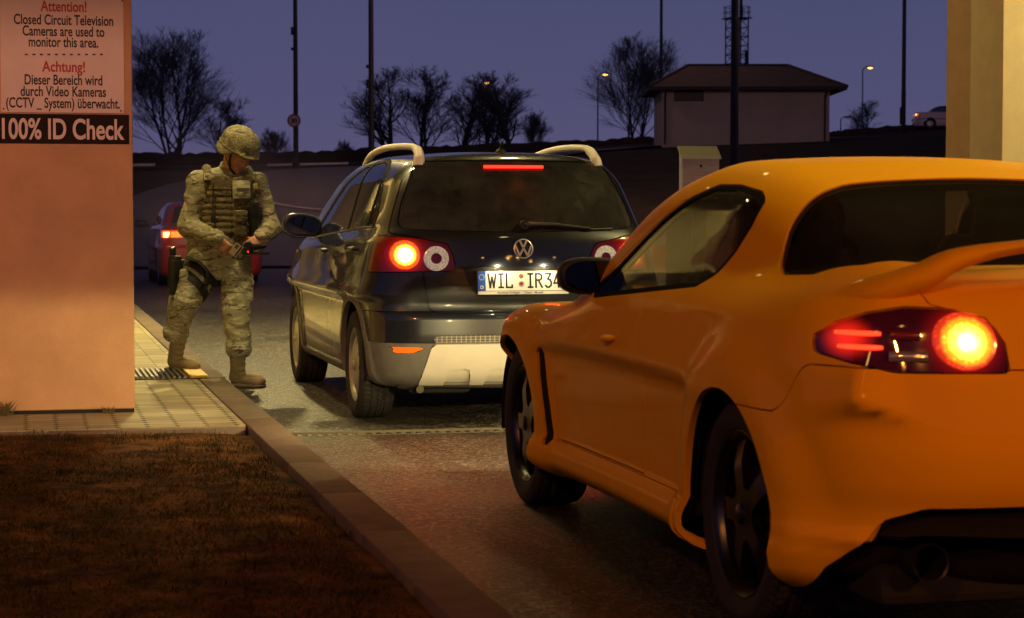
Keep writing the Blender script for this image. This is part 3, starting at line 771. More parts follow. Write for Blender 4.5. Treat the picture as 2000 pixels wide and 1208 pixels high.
def slots_oval(n, rc, lr, lt, ph=0.):
    def g(y, z):
        r = np.hypot(y, z); a = np.arctan2(z, y)+ph; s = 2*np.pi/n
        k = (a/s+.5) % 1-.5
        return (np.sqrt(((r-rc)/lr)**2+(k*s*rc/lt)**2)-1)*min(lr, lt)
    return g
def slots_spoke(n, r0, r1, half, taper=.0, ph=0.):
    """n spokes of half width half; windows between r0 and r1"""
    def g(y, z):
        r = np.hypot(y, z); a = np.arctan2(z, y)+ph; s = 2*np.pi/n
        k = ((a/s) % 1-.5)*s
        dist = r*np.sin(np.abs(np.abs(k)-np.pi/n))
        return smax(smax(r0-r, r-r1, .02), (half+taper*(r-r0))-dist, .02)
    return g
# ------------------------------------------------------------------ dark hatchback at the gate
M_vw = mat('dark_paint', (.013, .017, .025), .34, metal=.35, var=.25, scale=3, coat=1., rvar=.08)
M_clad = mat('grey_cladding', (.14, .135, .125), .55, var=.15, scale=20, bump=.1, bscale=300)
M_skid = mat('silver_skid', (.74, .71, .64), .40, metal=.15, var=.08, scale=6)
M_pane = glass_mat('tinted_pane', (.0, .01, .0), .28, .015, film=.035)
M_pane_r = glass_mat('rear_pane', (.0, .01, .0), .22, .03, film=.10)
M_seal = mat('rubber_seal', (.008, .008, .008), .8, spec=.08)
M_redlens = mat('red_lens', (.10, .004, .003), .12, coat=1.)
def mirx(poly): return list(poly)+[(-x, z) for x, z in poly[::-1]]
def glow_mat(name, centre, rad, axes, cols, strs, ribs=0):
    """a lamp lens: bright bulb zone fading to red plastic with distance from the bulb"""
    m, t, b = new_mat(name)
    b.inputs['Base Color'].default_value = (.12, .006, .004, 1); b.inputs['Roughness'].default_value = .15; b.inputs['Coat Weight'].default_value = 1
    co = node(t, 'ShaderNodeTexCoord'); mp = node(t, 'ShaderNodeVectorMath', operation='SUBTRACT'); mp.inputs[1].default_value = centre
    sc = node(t, 'ShaderNodeVectorMath', operation='MULTIPLY'); sc.inputs[1].default_value = axes
    ln = node(t, 'ShaderNodeVectorMath', operation='LENGTH'); dv = node(t, 'ShaderNodeMath', operation='DIVIDE'); dv.inputs[1].default_value = rad
    t.links.new(co.outputs['Object'], mp.inputs[0]); t.links.new(mp.outputs[0], sc.inputs[0]); t.links.new(sc.outputs[0], ln.inputs[0]); t.links.new(ln.outputs['Value'], dv.inputs[0])
    r = node(t, 'ShaderNodeValToRGB'); r.color_ramp.interpolation = 'EASE'
    pos = np.linspace(0, 1, len(cols)) if not isinstance(cols[0][0], tuple) else None
    els = r.color_ramp.elements
    els[1].position = 1.
    for i, ((p, c), s) in enumerate(zip(cols, strs)):
        e = els[0] if i == 0 else (els[len(els)-1] if i == len(cols)-1 else els.new(p))
        e.color = (*[x*s/max(strs) for x in c], 1)
    t.links.new(dv.outputs[0], r.inputs['Fac'])
    src = r.outputs['Color']
    if ribs:
        v = node(t, 'ShaderNodeTexVoronoi', i_Scale=float(ribs)); t.links.new(co.outputs['Object'], v.inputs['Vector'])
        mr = node(t, 'ShaderNodeMapRange'); mr.inputs['From Max'].default_value = .5; mr.inputs['To Min'].default_value = 1.25; mr.inputs['To Max'].default_value = .55
        t.links.new(v.outputs['Distance'], mr.inputs['Value'])
        mx = node(t, 'ShaderNodeMix', data_type='RGBA', blend_type='MULTIPLY'); mx.inputs['Factor'].default_value = 1
        t.links.new(src, mx.inputs['A']); t.links.new(mr.outputs[0], mx.inputs['B']); src = mx.outputs['Result']
    t.links.new(src, b.inputs['Emission Color']); b.inputs['Emission Strength'].default_value = max(strs)
    return m
def ring_curve(F, pts, off=.0):
    return pts
def vw():
    F = vw_F
    car = empty('hatchback', (VWX, VWY, 0)); tag(car, 'dark grey hatchback with silver roof rails and lit brake lamps stopped beside the soldier', 'car', 'cars in the gate lane')
    V, T = shell_mesh(F, (-1.0, -.9, .12), (1.0, 3.6, 1.68), (-.30, .15, .50), (.30, 2.45, .62), .034)
    def cut(V, T, g, gap=.004):
        (vi, ti), _ = clip_tris(V, T, g); _, (vo, to) = clip_tris(V, T, g-gap)
        return vi, ti, vo, to
    def G(V, fn): return fn(V[:, 0], V[:, 1], V[:, 2])
    # wheel openings
    for hy in (0., RWB):
        _, (V, T) = clip_tris(V, T, np.maximum(np.hypot(V[:, 1]-hy, V[:, 2]-.31)-.375, .45-np.abs(V[:, 0])))
    # arch cladding rings
    arch = lambda x, y, z: np.maximum(np.minimum(np.hypot(y, z-.31), np.hypot(y-RWB, z-.31))-.432, .5-np.abs(x))
    # rear window
    rw = mirx([(0, 1.090), (-.35, 1.098), (-.62, 1.108), (-.672, 1.118), (-.682, 1.15), (-.655, 1.25), (-.565, 1.455), (-.535, 1.482), (-.48, 1.490), (0, 1.494)])
    vi, ti, V, T = cut(V, T, np.maximum(poly_sdf(rw, V[:, 0], V[:, 2], .012), V[:, 1]+.1), .005)
    panel('rear_window', F, vi, ti, M_pane_r, car, -.003, .012)
    # tail lamps
    lampb = {}
    for s in (-1, 1):
        P = [(-s*x, z) for x, z in [(-.95, 1.066), (-.757, 1.064), (-.57, 1.050), (-.43, 1.022), (-.398, .95), (-.386, .874), (-.95, .864)]]
        g = np.maximum(np.maximum(poly_sdf(P, V[:, 0], V[:, 2], .012), V[:, 1]+.415-.05*(V[:, 2]-.95)), -s*V[:, 0])
        vi, ti, V, T = cut(V, T, g, .005)
        lp = panel('tail_lamp', F, vi, ti, M_redlens_vw[s], car, .003, .03); lampb[s] = lp
    # side windows
    fwin = [(1.98, 1.044), (.665, 1.094), (.845, 1.490), (.98, 1.478), (1.25, 1.405), (1.55, 1.275), (1.86, 1.105)]
    rwin = [(.615, 1.098), (.035, 1.122), (.085, 1.40), (.13, 1.445), (.28, 1.482), (.5, 1.503), (.79, 1.495)]
    qwin = [(-.005, 1.124), (-.16, 1.130), (-.175, 1.155), (-.10, 1.265), (.02, 1.385), (.045, 1.40)]
    dlo = [(2.08, 1.030), (-.19, 1.118), (-.225, 1.15), (-.13, 1.29), (.04, 1.455), (.26, 1.50), (.52, 1.523), (.86, 1.515), (1.27, 1.432), (1.58, 1.300), (1.92, 1.12)]
    vi, ti, V, T = cut(V, T, np.maximum(poly_sdf(dlo, V[:, 1], V[:, 2], .015), .45-np.abs(V[:, 0])), .002)
    for P in (fwin, rwin, qwin):
        g = np.maximum(poly_sdf(P, vi[:, 1], vi[:, 2], .012), .45-np.abs(vi[:, 0]))
        va, ta, vi, ti = cut(vi, ti, g, .003)
        for s in (-1, 1):
            _, (vb, tb) = clip_tris(va, ta, -s*va[:, 0]*1.0) if False else (None, clip_tris(va, ta, -s*va[:, 0])[0])
            panel('side_window', F, vb, tb, M_pane, car, -.006, .006)
    for s in (-1, 1):
        a = clip_tris(vi, ti, -s*vi[:, 0])[0]; panel('window_frame', F, a[0], a[1], M_seal, car, -.002, .02)
    # windscreen
    ws = mirx([(0, 1.02), (-.60, 1.04), (-.66, 1.10), (-.53, 1.42), (-.46, 1.462), (0, 1.475)])
    vi, ti, V, T = cut(V, T, np.maximum(poly_sdf(ws, V[:, 0], V[:, 2], .03), 1.55-V[:, 1]), .005)
    panel('windscreen', F, vi, ti, M_pane, car, -.003, .01)
    lining = (V, T)
    # rear bumper inserts
    skid = mirx([(0, .466), (-.522, .466), (-.585, .236), (0, .236)])
    vi, ti, V, T = cut(V, T, np.maximum(poly_sdf(skid, V[:, 0], V[:, 2], .006), V[:, 1]+.3), .003)
    recs = []
    for a, b in ((-.44, -.30), (-.215, -.075), (.075, .215), (.30, .44)):
        g = np.maximum(poly_sdf([(a-.004, .20), (a+.008, .325), (b-.008, .325), (b+.004, .20)], vi[:, 0], vi[:, 2], .02), vi[:, 1]+.3)
        va, ta, vi, ti = cut(vi, ti, g, .002); recs.append((va, ta))
    sk = panel('skid_plate', F, vi, ti, M_skid, car, .012, .03)
    for va, ta in recs: panel('recess', F, va, ta, M_skid, sk, -.010, 0)
    mesh = mirx([(0, .513), (-.505, .511), (-.525, .471), (0, .471)])
    vi, ti, V, T = cut(V, T, np.maximum(poly_sdf(mesh, V[:, 0], V[:, 2], .005), V[:, 1]+.3), .003)
    panel('bumper_mesh', F, vi, ti, M_honey, car, -.006, .01)
    for s in (-1, 1):
        P = [(-s*x, z) for x, z in [(-.765, .446), (-.57, .447), (-.60, .422), (-.64, .415), (-.72, .417)]]
        vi, ti, V, T = cut(V, T, np.maximum(np.maximum(poly_sdf(P, V[:, 0], V[:, 2], .004), V[:, 1]+.3), -s*V[:, 0]), .002)
        panel('reflector', F, vi, ti, mat('reflector_glow', (.85, .12, .01), .2, coat=1., emit=(1, .16, .01), estr=.55), car, .002, .02)  # orange light on the reflector put in as emission, no lamp inside
    # lower grey cladding and sills, arches
    clad = lambda x, y, z: np.minimum(arch(x, y, z), np.maximum(z-.470, y+.30))
    sill = lambda x, y, z: np.maximum(z-.275, .4-np.abs(x))
    vi, ti, V, T = cut(V, T, np.minimum(G(V, clad), G(V, sill)), .002)
    panel('lower_cladding', F, vi, ti, M_clad, car, .004, .03)
    # plate recess in the hatch
    rec = mirx([(0, .895), (-.345, .892), (-.335, .86), (-.292, .752), (-.245, .735), (0, .735)])
    vi, ti, V, T = cut(V, T, np.maximum(poly_sdf(rec, V[:, 0], V[:, 2], .008), V[:, 1]+.3), .001)
    panel('plate_recess', F, vi, ti, M_blk, car, -.035, 0.)
    mb_ring = (vi, ti)
    # hatch / bumper / doors: panels with real gaps
    hatch = mirx([(0, .640), (-.495, .643), (-.53, .66), (-.563, .86), (-.575, 1.06), (-.735, 1.085), (-.70, 1.20), (-.60, 1.47), (-.55, 1.60), (0, 1.62)])
    g = np.maximum(poly_sdf(hatch, V[:, 0], V[:, 2], .015), V[:, 1]+.33)
    hv, ht, V, T = cut(V, T, g, .005)
    hp = panel('hatch', F, hv, ht, M_vw, car, 0, .035)
    g = np.maximum(np.maximum(V[:, 2]-.645, V[:, 1]+.36), -.0)
    g = np.maximum(V[:, 2]-.642, V[:, 1]+.30)
    bv, bt, V, T = cut(V, T, g, .004)
    panel('bumper', F, bv, bt, M_vw, car, 0, .03)
    for s in (-1, 1):
        for nm, P in (('front_door', [(1.98, .27), (2.10, .55), (2.10, .9), (2.06, 1.2), (1.2, 1.6), (.80, 1.62), (.70, 1.09), (1.02, .98), (1.03, .27)]),
                      ('rear_door', [(1.024, .27), (1.015, .98), (.695, 1.09), (.8, 1.62), (.25, 1.62), (.02, 1.47), (-.23, 1.16), (-.19, 1.0), (-.06, .86), (.27, .70), (.46, .50), (.52, .27)])):
            g = np.maximum(np.maximum(poly_sdf(P, V[:, 1], V[:, 2], .03), .45-s*V[:, 0]), V[:, 2]-1.50)
            dv, dt, V, T = cut(V, T, g, .004)
            dp = panel('door', F, dv, dt, M_vw, car, 0, .03)
            hy, hz = (1.10, .958) if nm == 'front_door' else (.02, .985)
            q = onto(F, [(hy, hz), (hy+.10, hz-.003), (hy-.10, hz+.004)], 0, s*1.4, -s)
            mb = MB(); off = Vector((s*.028, 0, 0))
            c, a, b = (Vector(p) for p in q)
            mb.tube([b+Vector((s*.0, 0, 0)), b+off*.8, c+off, a+off*.8, a], [.013, .016, .017, .016, .013], 8, flat=.8)
            mb.build('handle', M_vw, dp, smooth=60)
    body = panel('body', F, V, T, M_vw, car, 0, .02)
    panel('cabin_lining', F, *lining, M_lining, car, -.042, 0)
    # belt-line strip and lower rub strips
    for s in (-1, 1):
        for y0, y1 in ((.55, 1.01), (1.03, 1.96)):
            mb = MB(); n = 10; ys = np.linspace(y0, y1, n)
            a = onto(F, [(y, .345) for y in ys], 0, s*1.4, -s); b = onto(F, [(y, .300) for y in ys], 0, s*1.4, -s)
            for i in range(n-1):
                o = np.array([s*.012, 0, 0])
                mb.add([a[i]+o*0, a[i]+o*.6, (a[i]+b[i])/2+o, b[i]+o*.6, b[i]+o*0, a[i+1]+o*0, a[i+1]+o*.6, (a[i+1]+b[i+1])/2+o, b[i+1]+o*.6, b[i+1]+o*0],
                       [(k, k+1, k+6, k+5) for k in range(4)]+([(0, 1, 2, 3, 4)] if i == 0 else [])+([(5, 6, 7, 8, 9)] if i == n-2 else []))
            mb.build('rub_strip', M_clad, car, smooth=60)
        # belt strip
        mb = MB(); ys = np.linspace(-.20, 2.05, 24); zz = np.interp(ys, [-.2, .03, .66, 2.05], [1.117, 1.112, 1.087, 1.027])
        p = onto(F, list(zip(ys, zz)), 0, s*1.4, -s); mb.tube([tuple(q+np.array([s*.004, 0, 0])) for q in p], .006, 6); mb.build('belt_strip', mat('belt_trim', (.10, .10, .09), .3, metal=.6), car, smooth=60)
    # tail lamp insides: bulb ring and reversing ring, slightly proud of the lens
    for s in (-1, 1):
        for cx, cz, ro, ri, m in ((-.662, .962, .083, .0, M_bulb_vw[s]), (-.492, .942, .070, .031, M_revring)):
            th = np.linspace(0, 2*np.pi, 40, endpoint=False); mb = MB(); rings = [.0001 if ri == 0 else ri*.96, ri if ri else ro*.35, (ri+ro)/2, ro*.97, ro]
            offs = [.004 if ri else .016, .010 if ri else .015, .013 if ri else .0125, .010, .002]
            vs = []
            for q, o in zip(rings, offs):
                pts = onto(F, [(-s*(cx+q*math.cos(t)), cz+q*math.sin(t)) for t in th], 1, -1.5, 1)
                vs += [tuple(p+np.array([0, -o, 0])) for p in pts]
            fs = [(i*40+k, i*40+(k+1) % 40, (i+1)*40+(k+1) % 40, (i+1)*40+k) for i in range(4) for k in range(40)]
            mb.add(vs, fs); mb.build('brake_bulb' if ri == 0 else 'reversing_ring', m, lampb[s], smooth=50)
    # third brake light
    mb = MB(); xs = np.linspace(-.175, .175, 13); a = onto(F, [(x, 1.468) for x in xs], 1, -1.5, 1); b = onto(F, [(x, 1.452) for x in xs], 1, -1.5, 1)
    o = np.array([0, -.012, 0.]); n = 13
    vs = list(a+o*.2)+list(a+o)+list(b+o)+list(b+o*.2)
    mb.add(vs, [(r*n+i, r*n+i+1, (r+1)*n+i+1, (r+1)*n+i) for r in range(3) for i in range(n-1)])
    mb.build('high_brake_lamp', emit_mat('high_brake_glow', (1., .018, .008), 5.), car)
    # roof rails
    for s in (-1, 1):
        mb = MB(); P = [(s*.530, -.30, 1.462), (s*.522, -.275, 1.515), (s*.516, -.20, 1.556), (s*.520, -.06, 1.580), (s*.535, .35, 1.594), (s*.545, .8, 1.594), (s*.545, 1.25, 1.566), (s*.54, 1.50, 1.51), (s*.535, 1.58, 1.46)]
        P = [tuple(v) for v in cr_spline(P, 6)]; mb.tube(P, [.030 if i < 6 else (.026 if i < 14 else .020) for i in range(len(P))], 14, flat=1.1); mb.build('roof_rail', mat('rail_silver', (.82, .80, .72), .45, metal=.0), car, smooth=60)
    # aerial
    mb = MB(); c = onto(F, [(0., -.10)], 2, 3, -1)[0]; mb.lathe([(.032, -.004), (.030, .010), (.014, .020), (.010, .034), (.012, .05), (.006, .075), (.0005, .078)], 12, Matrix.Translation(c)@Matrix.Rotation(.5, 4, 'X')); mb.build('aerial', M_blk, car, smooth=50)
    # rear wiper
    mb = MB(); pts = onto(F, [(.012, 1.128), (.06, 1.130), (.20, 1.128), (.40, 1.108), (.54, 1.112)], 1, -1.5, 1)+np.array([0, -.022, 0])
    mb.tube(pts[:4], [.022, .016, .012, .008], 8); mb.tube(pts[2:]+np.array([0, .008, -.006]), .007, 6)
    mb.cyl(pts[0]+np.array([0, .02, 0]), pts[0]+np.array([0, -.016, 0]), .026, n=16); mb.build('rear_wiper', M_blk, car, smooth=50)
    # emblem
    c = Vector(onto(F, [(0., .995)], 1, -1.5, 1)[0]); nrm = Vector(grad_F(F, np.array([c]))[0]); ex = Vector((1, 0, 0)); ez = nrm.cross(ex).normalized()*-1
    if ez.z < 0: ez = -ez
    def pl(u, v, h=.006): return c+ex*u+ez*v+nrm*h
    mb = MB(); R0 = .056; th = [2*math.pi*k/40 for k in range(40)]
    vs = []
    for q, h in ((R0, .002), (R0, .008), (R0-.006, .010), (R0-.007, .003)): vs += [pl(q*math.cos(t), q*math.sin(t), h) for t in th]
    mb.add(vs, [(i*40+k, i*40+(k+1) % 40, (i+1)*40+(k+1) % 40, (i+1)*40+k) for i in range(3) for k in range(40)])
    def bar(a, b, w=.0052):
        a = Vector(a); b = Vector(b); d = (b-a).normalized(); n = Vector((-d.y, d.x))*w
        q = [a+n, b+n, b-n, a-n]; mb.add([pl(p.x, p.y, .002) for p in q]+[pl(p.x, p.y, .009) for p in q], [(4, 5, 6, 7), (0, 1, 5, 4), (1, 2, 6, 5), (2, 3, 7, 6), (3, 0, 4, 7)])
    for s in (-1, 1):
        bar((s*.020, .0465), (s*.0015, .007)); bar((s*.047, .020), (s*.0225, -.040)); bar((s*.0225, -.040), (s*.001, .001))
    mb.build('emblem', mat('emblem_silver', (.75, .74, .72), .35, metal=.5), hp, smooth=30)
    mb = MB(); mb.add([pl((R0-.006)*math.cos(t), (R0-.006)*math.sin(t), .0015) for t in th], [tuple(range(40))]); mb.build('emblem_back', M_blk, hp)
    # number plate and its frame
    pr_ = empty('number_plate', (0, -.655, .812), 0, car); pr_.rotation_euler = (R_(-6), 0, 0)
    mb = MB(); mb.box((-.27, -.004, -.076), (.27, .016, .064), bev=.004); mb.build('plate_frame', mat('frame_black', (.02, .02, .02), .4), pr_)
    mb = MB(); mb.box((-.262, -.007, -.052), (.262, -.0045, .058)); mb.build('plate', mat('plate_white', (.80, .78, .68), .45), pr_)
    mb = MB(); mb.box((-.262, -.007, -.073), (.262, -.0045, -.055)); mb.build('dealer_strip', mat('dealer_strip', (.62, .60, .56), .5), pr_)
    mb = MB(); add_text(mb, 'Autohaus Kroettges  -  Osann - Monzel'.replace('oe', 'ö'), .017, lambda u, v: (u-.02, -.0078, -.069+v), .0004); mb.build('dealer_text', mat('ink_grey', (.08, .08, .08), .6), pr_)
    mb = MB(); mb.box((-.262, -.0078, -.052), (-.218, -.0072, .058)); mb.build('country_band', mat('plate_blue', (.02, .10, .50), .4), pr_)
    mb = MB()
    for k in range(12):
        a = k*math.pi/6; cx, cz = -.240+.0145*math.sin(a), .024+.0145*math.cos(a)
        st = [(cx+r*math.sin(j*math.pi/5), -.0083, cz+r*math.cos(j*math.pi/5)) for j, r in enumerate([.0035, .0015]*5)]; mb.add(st, [tuple(range(10))])
    mb.build('star_ring', mat('star_yellow', (.8, .6, .05), .5), pr_)
    mb = MB(); add_text(mb, 'D', .026, lambda u, v: (-.240+u, -.0083, -.041+v), .0006); mb.build('country_letter', mat('plate_letter_white', (.8, .8, .8), .5), pr_)
    # letters drawn as strokes of constant width
    mb = MB(); H = .075; W2 = .0052
    def stroke(pts, ox):
        for i in range(len(pts)-1):
            a = Vector(pts[i]); b = Vector(pts[i+1]); d = (b-a).normalized(); n = Vector((-d.y, d.x))*W2; a2 = a-d*W2*.9; b2 = b+d*W2*.9
            q = [a2+n, b2+n, b2-n, a2-n]; mb.add([(ox+p.x, -.0081-.0001*i, -.034+p.y) for p in q], [(0, 1, 2, 3)])
    stroke([(0, H), (.011, 0), (.0215, .058), (.032, 0), (.043, H)], -.203)
    stroke([(0, H), (.024, H)], -.142); stroke([(.012, H), (.012, 0)], -.142); stroke([(0, 0), (.024, 0)], -.142)
    stroke([(0, H), (0, 0), (.032, 0), (.032, .012)], -.098)
    mb.build('plate_letters', mat('plate_ink', (.01, .01, .01), .5), pr_); mb = MB()
    stroke([(0, H), (.024, H)], .028); stroke([(.012, H), (.012, 0)], .028); stroke([(0, 0), (.024, 0)], .028)
    stroke([(0, 0), (0, H), (.022, H), (.033, .066), (.033, .048), (.022, .040), (0, .040)], .072); stroke([(.014, .040), (.035, 0)], .072)
    stroke([(0, H), (.030, H), (.013, .046), (.027, .040), (.033, .026), (.031, .010), (.020, 0), (.008, 0), (0, .009)], .128)
    stroke([(.018, H), (0, .022), (.036, .022)], .177); stroke([(.026, .038), (.026, 0)], .177)
    mb.build('plate_letters', mat('plate_ink', (.01, .01, .01), .5), pr_)
    for cz, r, nm in ((.028, .0125, 'seal'), (-.016, .0165, 'seal')):
        mb = MB(); 
        for q, yy in ((r, -.0082), ): mb.add([(-.013+q*math.cos(t), yy, cz+q*math.sin(t)) for t in th], [tuple(range(40))])
        sl = mb.build(nm, mat('seal_red' if cz > 0 else 'seal_silver', (.45, .18, .14) if cz > 0 else (.5, .48, .45), .4, var=.5, scale=200), pr_)
        if cz < 0:
            mb = MB(); mb.add([(-.013+u*.010, -.0085, cz+v*.011) for u, v in ((-1, 1), (1, 1), (1, -.2), (0, -1), (-1, -.2))], [(0, 1, 2, 3, 4)]); mb.build('crest', mat('crest_red', (.30, .07, .06), .5, var=.7, scale=300), sl)
    # plate lamps under the recess lip
    for s in (-1, 1):
        mb = MB(); mb.box((s*.14-.02, -.632, .879), (s*.14+.02, -.615, .888)); mb.build('plate_lamp', emit_mat('plate_lamp_glow', (1, .85, .55), .04), car)
        lamp_light('plate_lamp_light', 'SPOT', (s*.14, -.745, .900), (1, .84, .48), 1.7, car, .01, 160, .8, (s*.12, -.64, .80))
    # exhaust, underbody, interior
    mb = MB(); mb.box((-.70, -.50, .20), (.70, 3.2, .30), bev=.03); mb.box((-.62, -.45, .17), (-.25, -.15, .24), bev=.03); mb.build('underbody', M_well, car)
    mb = MB(); mb.cyl((-.56, -.30, .215), (-.57, -.545, .205), .022, n=14); mb.build('tailpipe', mat('tailpipe_steel', (.07, .06, .05), .5, metal=1.), car, smooth=50)
    for hy in (0., RWB):
        for s in (-1, 1): wheel_arch(car, s, .84, hy, .31, .39, .42)
    mb = MB()
    for x in (-.37, .37): mb.rbox((x, .25, .62), (.62, .5, .20), .06); mb.rbox((x, -.02, .86), (.60, .14, .50), .06, Matrix.Rotation(.2, 3, 'X')); mb.rbox((x, -.08, 1.17), (.25, .09, .14), .04)
    mb.build('rear_seat', mat('seat_cloth', (.03, .03, .032), .9), car)
    for x in (-.37, .37):
        mb = MB(); mb.rbox((x, 1.35, .58), (.52, .52, .20), .06); mb.rbox((x, 1.06, .88), (.50, .13, .58), .06, Matrix.Rotation(.25, 3, 'X')); mb.rbox((x, .97, 1.25), (.26, .09, .17), .04); mb.build('front_seat', mat('seat_cloth', (.03,)*3, .9), car)
    mb = MB(); mb.rbox((0, 2.25, .88), (1.35, .5, .28), .08); mb.tube([(-.37+.18*math.cos(a), 1.90+.06*math.sin(a), .93+.17*math.sin(a)) for a in np.linspace(0, 6.28, 24)], .014, 8, caps=False); mb.build('dashboard', M_blk, car)
    for s in (-1, 1): lamp_light('brake_light', 'SPOT', (s*.662, -.70, .962), (1, .06, .012), 27., car, .05, 165, .6, (s*.662, -6., .4))
    lamp_light('high_brake_light', 'SPOT', (0, -.455, 1.455), (1, .05, .012), 8., car, .06, 160, .6, (0, -6, .8))
    # door mirrors
    for s in (-1, 1):
        c = Vector((s*.925, 1.80, 1.115)); mr = empty('door_mirror', c, 0, car)
        F2 = lambda x, y, z: np.sqrt((x/.125)**2+(z/.080)**2+((y-.01)/.085)**2)**1-1+np.maximum(-y-.02, 0)*18
        Fm = lambda x, y, z: smax((np.abs(x/.13)**2.6+np.abs((z-.01*s*x/.13)/.078)**2.6)**(1/2.6)-1+np.maximum(y, 0)**2*60, (-y-.045)*9, .2)
        v, t = shell_mesh(Fm, (-.16, -.08, -.11), (.16, .14, .11), (-.05, -.01, -.02), (.05, .02, .02), .014)
        panel('mirror_housing', Fm, v, t, M_vw, mr, 0, 0)
        mb = MB(); mb.add([(.105*math.copysign(abs(math.cos(a))**.75, math.cos(a)), -.050, .060*math.copysign(abs(math.sin(a))**.75, math.sin(a))) for a in [2*math.pi*k/32 for k in range(32)]], [tuple(range(32))])
        mb.build('mirror_glass', mat('mirror_glass', (.10, .10, .10), .03, metal=1.), mr)
        mb = MB(); mb.tube([(-s*.07, .02, -.05), (-s*.13, .03, -.07), (-s*.16, .06, -.075)], [.035, .03, .028], 8, flat=.7); mb.build('mirror_arm', M_vw, mr, smooth=60)
    for s in (-1, 1):
        for hy in (0., RWB):
            wheel(car, s*.765, hy, .312, s, .315, .213, .205, slots_oval(9, .150, .040, .021, .2), face=.006)
    return car
M_redlens_vw = {s: glow_mat('tail_lens_%s' % ('a' if s < 0 else 'b'), (s*.662, -.58, .962), .20, (1, .3, 1), [(0, (1, .02, .006)), (.30, (1, .015, .005)), (.62, (.8, .012, .003)), (.80, (.25, .003, .001)), (1., (.05, .001, .0))], [.75, .42, .07, .015, .004], 0) for s in (-1, 1)}
M_bulb_vw = {s: glow_mat('brake_bulb_%s' % ('a' if s < 0 else 'b'), (s*.662, -.58, .962), .085, (1, 0, 1), [(0, (1, .80, .42)), (.38, (1, .74, .25)), (.55, (1, .42, .03)), (.78, (1, .12, .012)), (1., (1, .07, .01))], [24, 18, 7, 2.2, 1.2], 90) for s in (-1, 1)}
def honey_mat():
    m, t, b = new_mat('bumper_honeycomb'); co = node(t, 'ShaderNodeTexCoord'); v = node(t, 'ShaderNodeTexVoronoi', i_Scale=62., i_Randomness=.0, feature='DISTANCE_TO_EDGE')
    mp = node(t, 'ShaderNodeMapping'); mp.inputs['Scale'].default_value = (.6, .0, 1.1); t.links.new(co.outputs['Object'], mp.inputs[0]); t.links.new(mp.outputs[0], v.inputs['Vector'])
    r = node(t, 'ShaderNodeValToRGB'); r.color_ramp.elements[0].color = (.36, .34, .29, 1); r.color_ramp.elements[1].color = (.06, .055, .05, 1); r.color_ramp.elements[0].position = .06; r.color_ramp.elements[1].position = .14
    t.links.new(v.outputs['Distance'], r.inputs['Fac']); t.links.new(r.outputs['Color'], b.inputs['Base Color']); b.inputs['Roughness'].default_value = .5
    return m
M_honey = honey_mat()
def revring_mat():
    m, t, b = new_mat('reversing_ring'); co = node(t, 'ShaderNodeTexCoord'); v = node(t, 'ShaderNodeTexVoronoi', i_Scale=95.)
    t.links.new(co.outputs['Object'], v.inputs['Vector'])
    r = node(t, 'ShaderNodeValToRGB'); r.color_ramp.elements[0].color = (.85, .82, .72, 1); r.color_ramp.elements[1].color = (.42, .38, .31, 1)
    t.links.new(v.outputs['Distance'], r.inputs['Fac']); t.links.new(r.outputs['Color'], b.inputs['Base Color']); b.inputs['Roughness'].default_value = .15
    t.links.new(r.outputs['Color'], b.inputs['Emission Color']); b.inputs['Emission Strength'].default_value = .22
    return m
M_revring = revring_mat()
VW = vw()
# ------------------------------------------------------------------ yellow coupe: body form
RXX, RXY = 2.815, 5.58
XWB = 2.62
_r_yr_lo = pchip([.12, .22, .31, .345, .385, .42, .50, .60, .74, .86, .95, 1.01, 1.06], [-.60, -.71, -.79, -.83, -.808, -.815, -.855, -.875, -.865, -.835, -.815, -.80, -.72])
_r_top_lo = pchip([-.9, -.7, -.4, 0., .6, 1.2, 1.5, 1.8, 2.0, 2.3, 2.62, 3.0, 3.3, 3.5], [.985, 1.00, 1.01, 1.005, .985, .958, .93, .865, .832, .820, .805, .745, .66, .56])
_r_top_up = pchip([-.9, -.74, -.62, -.45, -.2, 0., .3, .6, .9, 1.2, 1.45, 1.7, 2.0, 2.3, 2.6, 2.9], [.3, .70, .97, 1.07, 1.165, 1.23, 1.318, 1.368, 1.386, 1.352, 1.272, 1.115, .935, .80, .6, .4])
_r_wp = pchip([-.9, -.6, -.35, 0., .35, .75, 1.3, 1.9, 2.25, 2.62, 3.0, 3.3, 3.5], [.74, .825, .852, .862, .852, .838, .832, .838, .858, .872, .865, .82, .74])
_r_sec = pchip([.1, .18, .25, .29, .34, .42, .55, .68, .78, .88, .97, 1.05], [.075, .040, -.012, -.010, .018, .018, .012, .006, .004, .020, .060, .13])
_r_yf = pchip([.12, .3, .5, .7], [3.28, 3.40, 3.40, 3.2])
def rx_lower(x, y, z):
    ax = np.abs(x); fl = 0
    for hy, a in ((0., .040), (XWB, .034)):
        d = np.hypot(y-hy, (z-.33)*1.0)
        fl = fl+a*sstep(.58, .41, d)
    # door sides tuck in between the fenders, skirt stays out
    side = ax-(_r_wp(y)-_r_sec(z)+fl)
    rear = _r_yr_lo(z)+.26*np.minimum(ax/.85, 1.2)**2.6-y
    front = y-_r_yf(z)+(.27+.33*sstep(.68, .50, z))*(ax/.85)**2.6
    b = smax(side, rear, .26); b = smax(b, front, .22)
    # front fender bulges above the bonnet line
    bul = .022*sstep(.45, .70, ax)*sstep(1.7, 2.4, y)*sstep(3.2, 2.7, y)
    b = smax(b, (z-_r_top_lo(y)-.02*(1-(ax/.8)**2)-bul)*.97, .13)
    return smax(b, .16+.02*ax-z, .06)
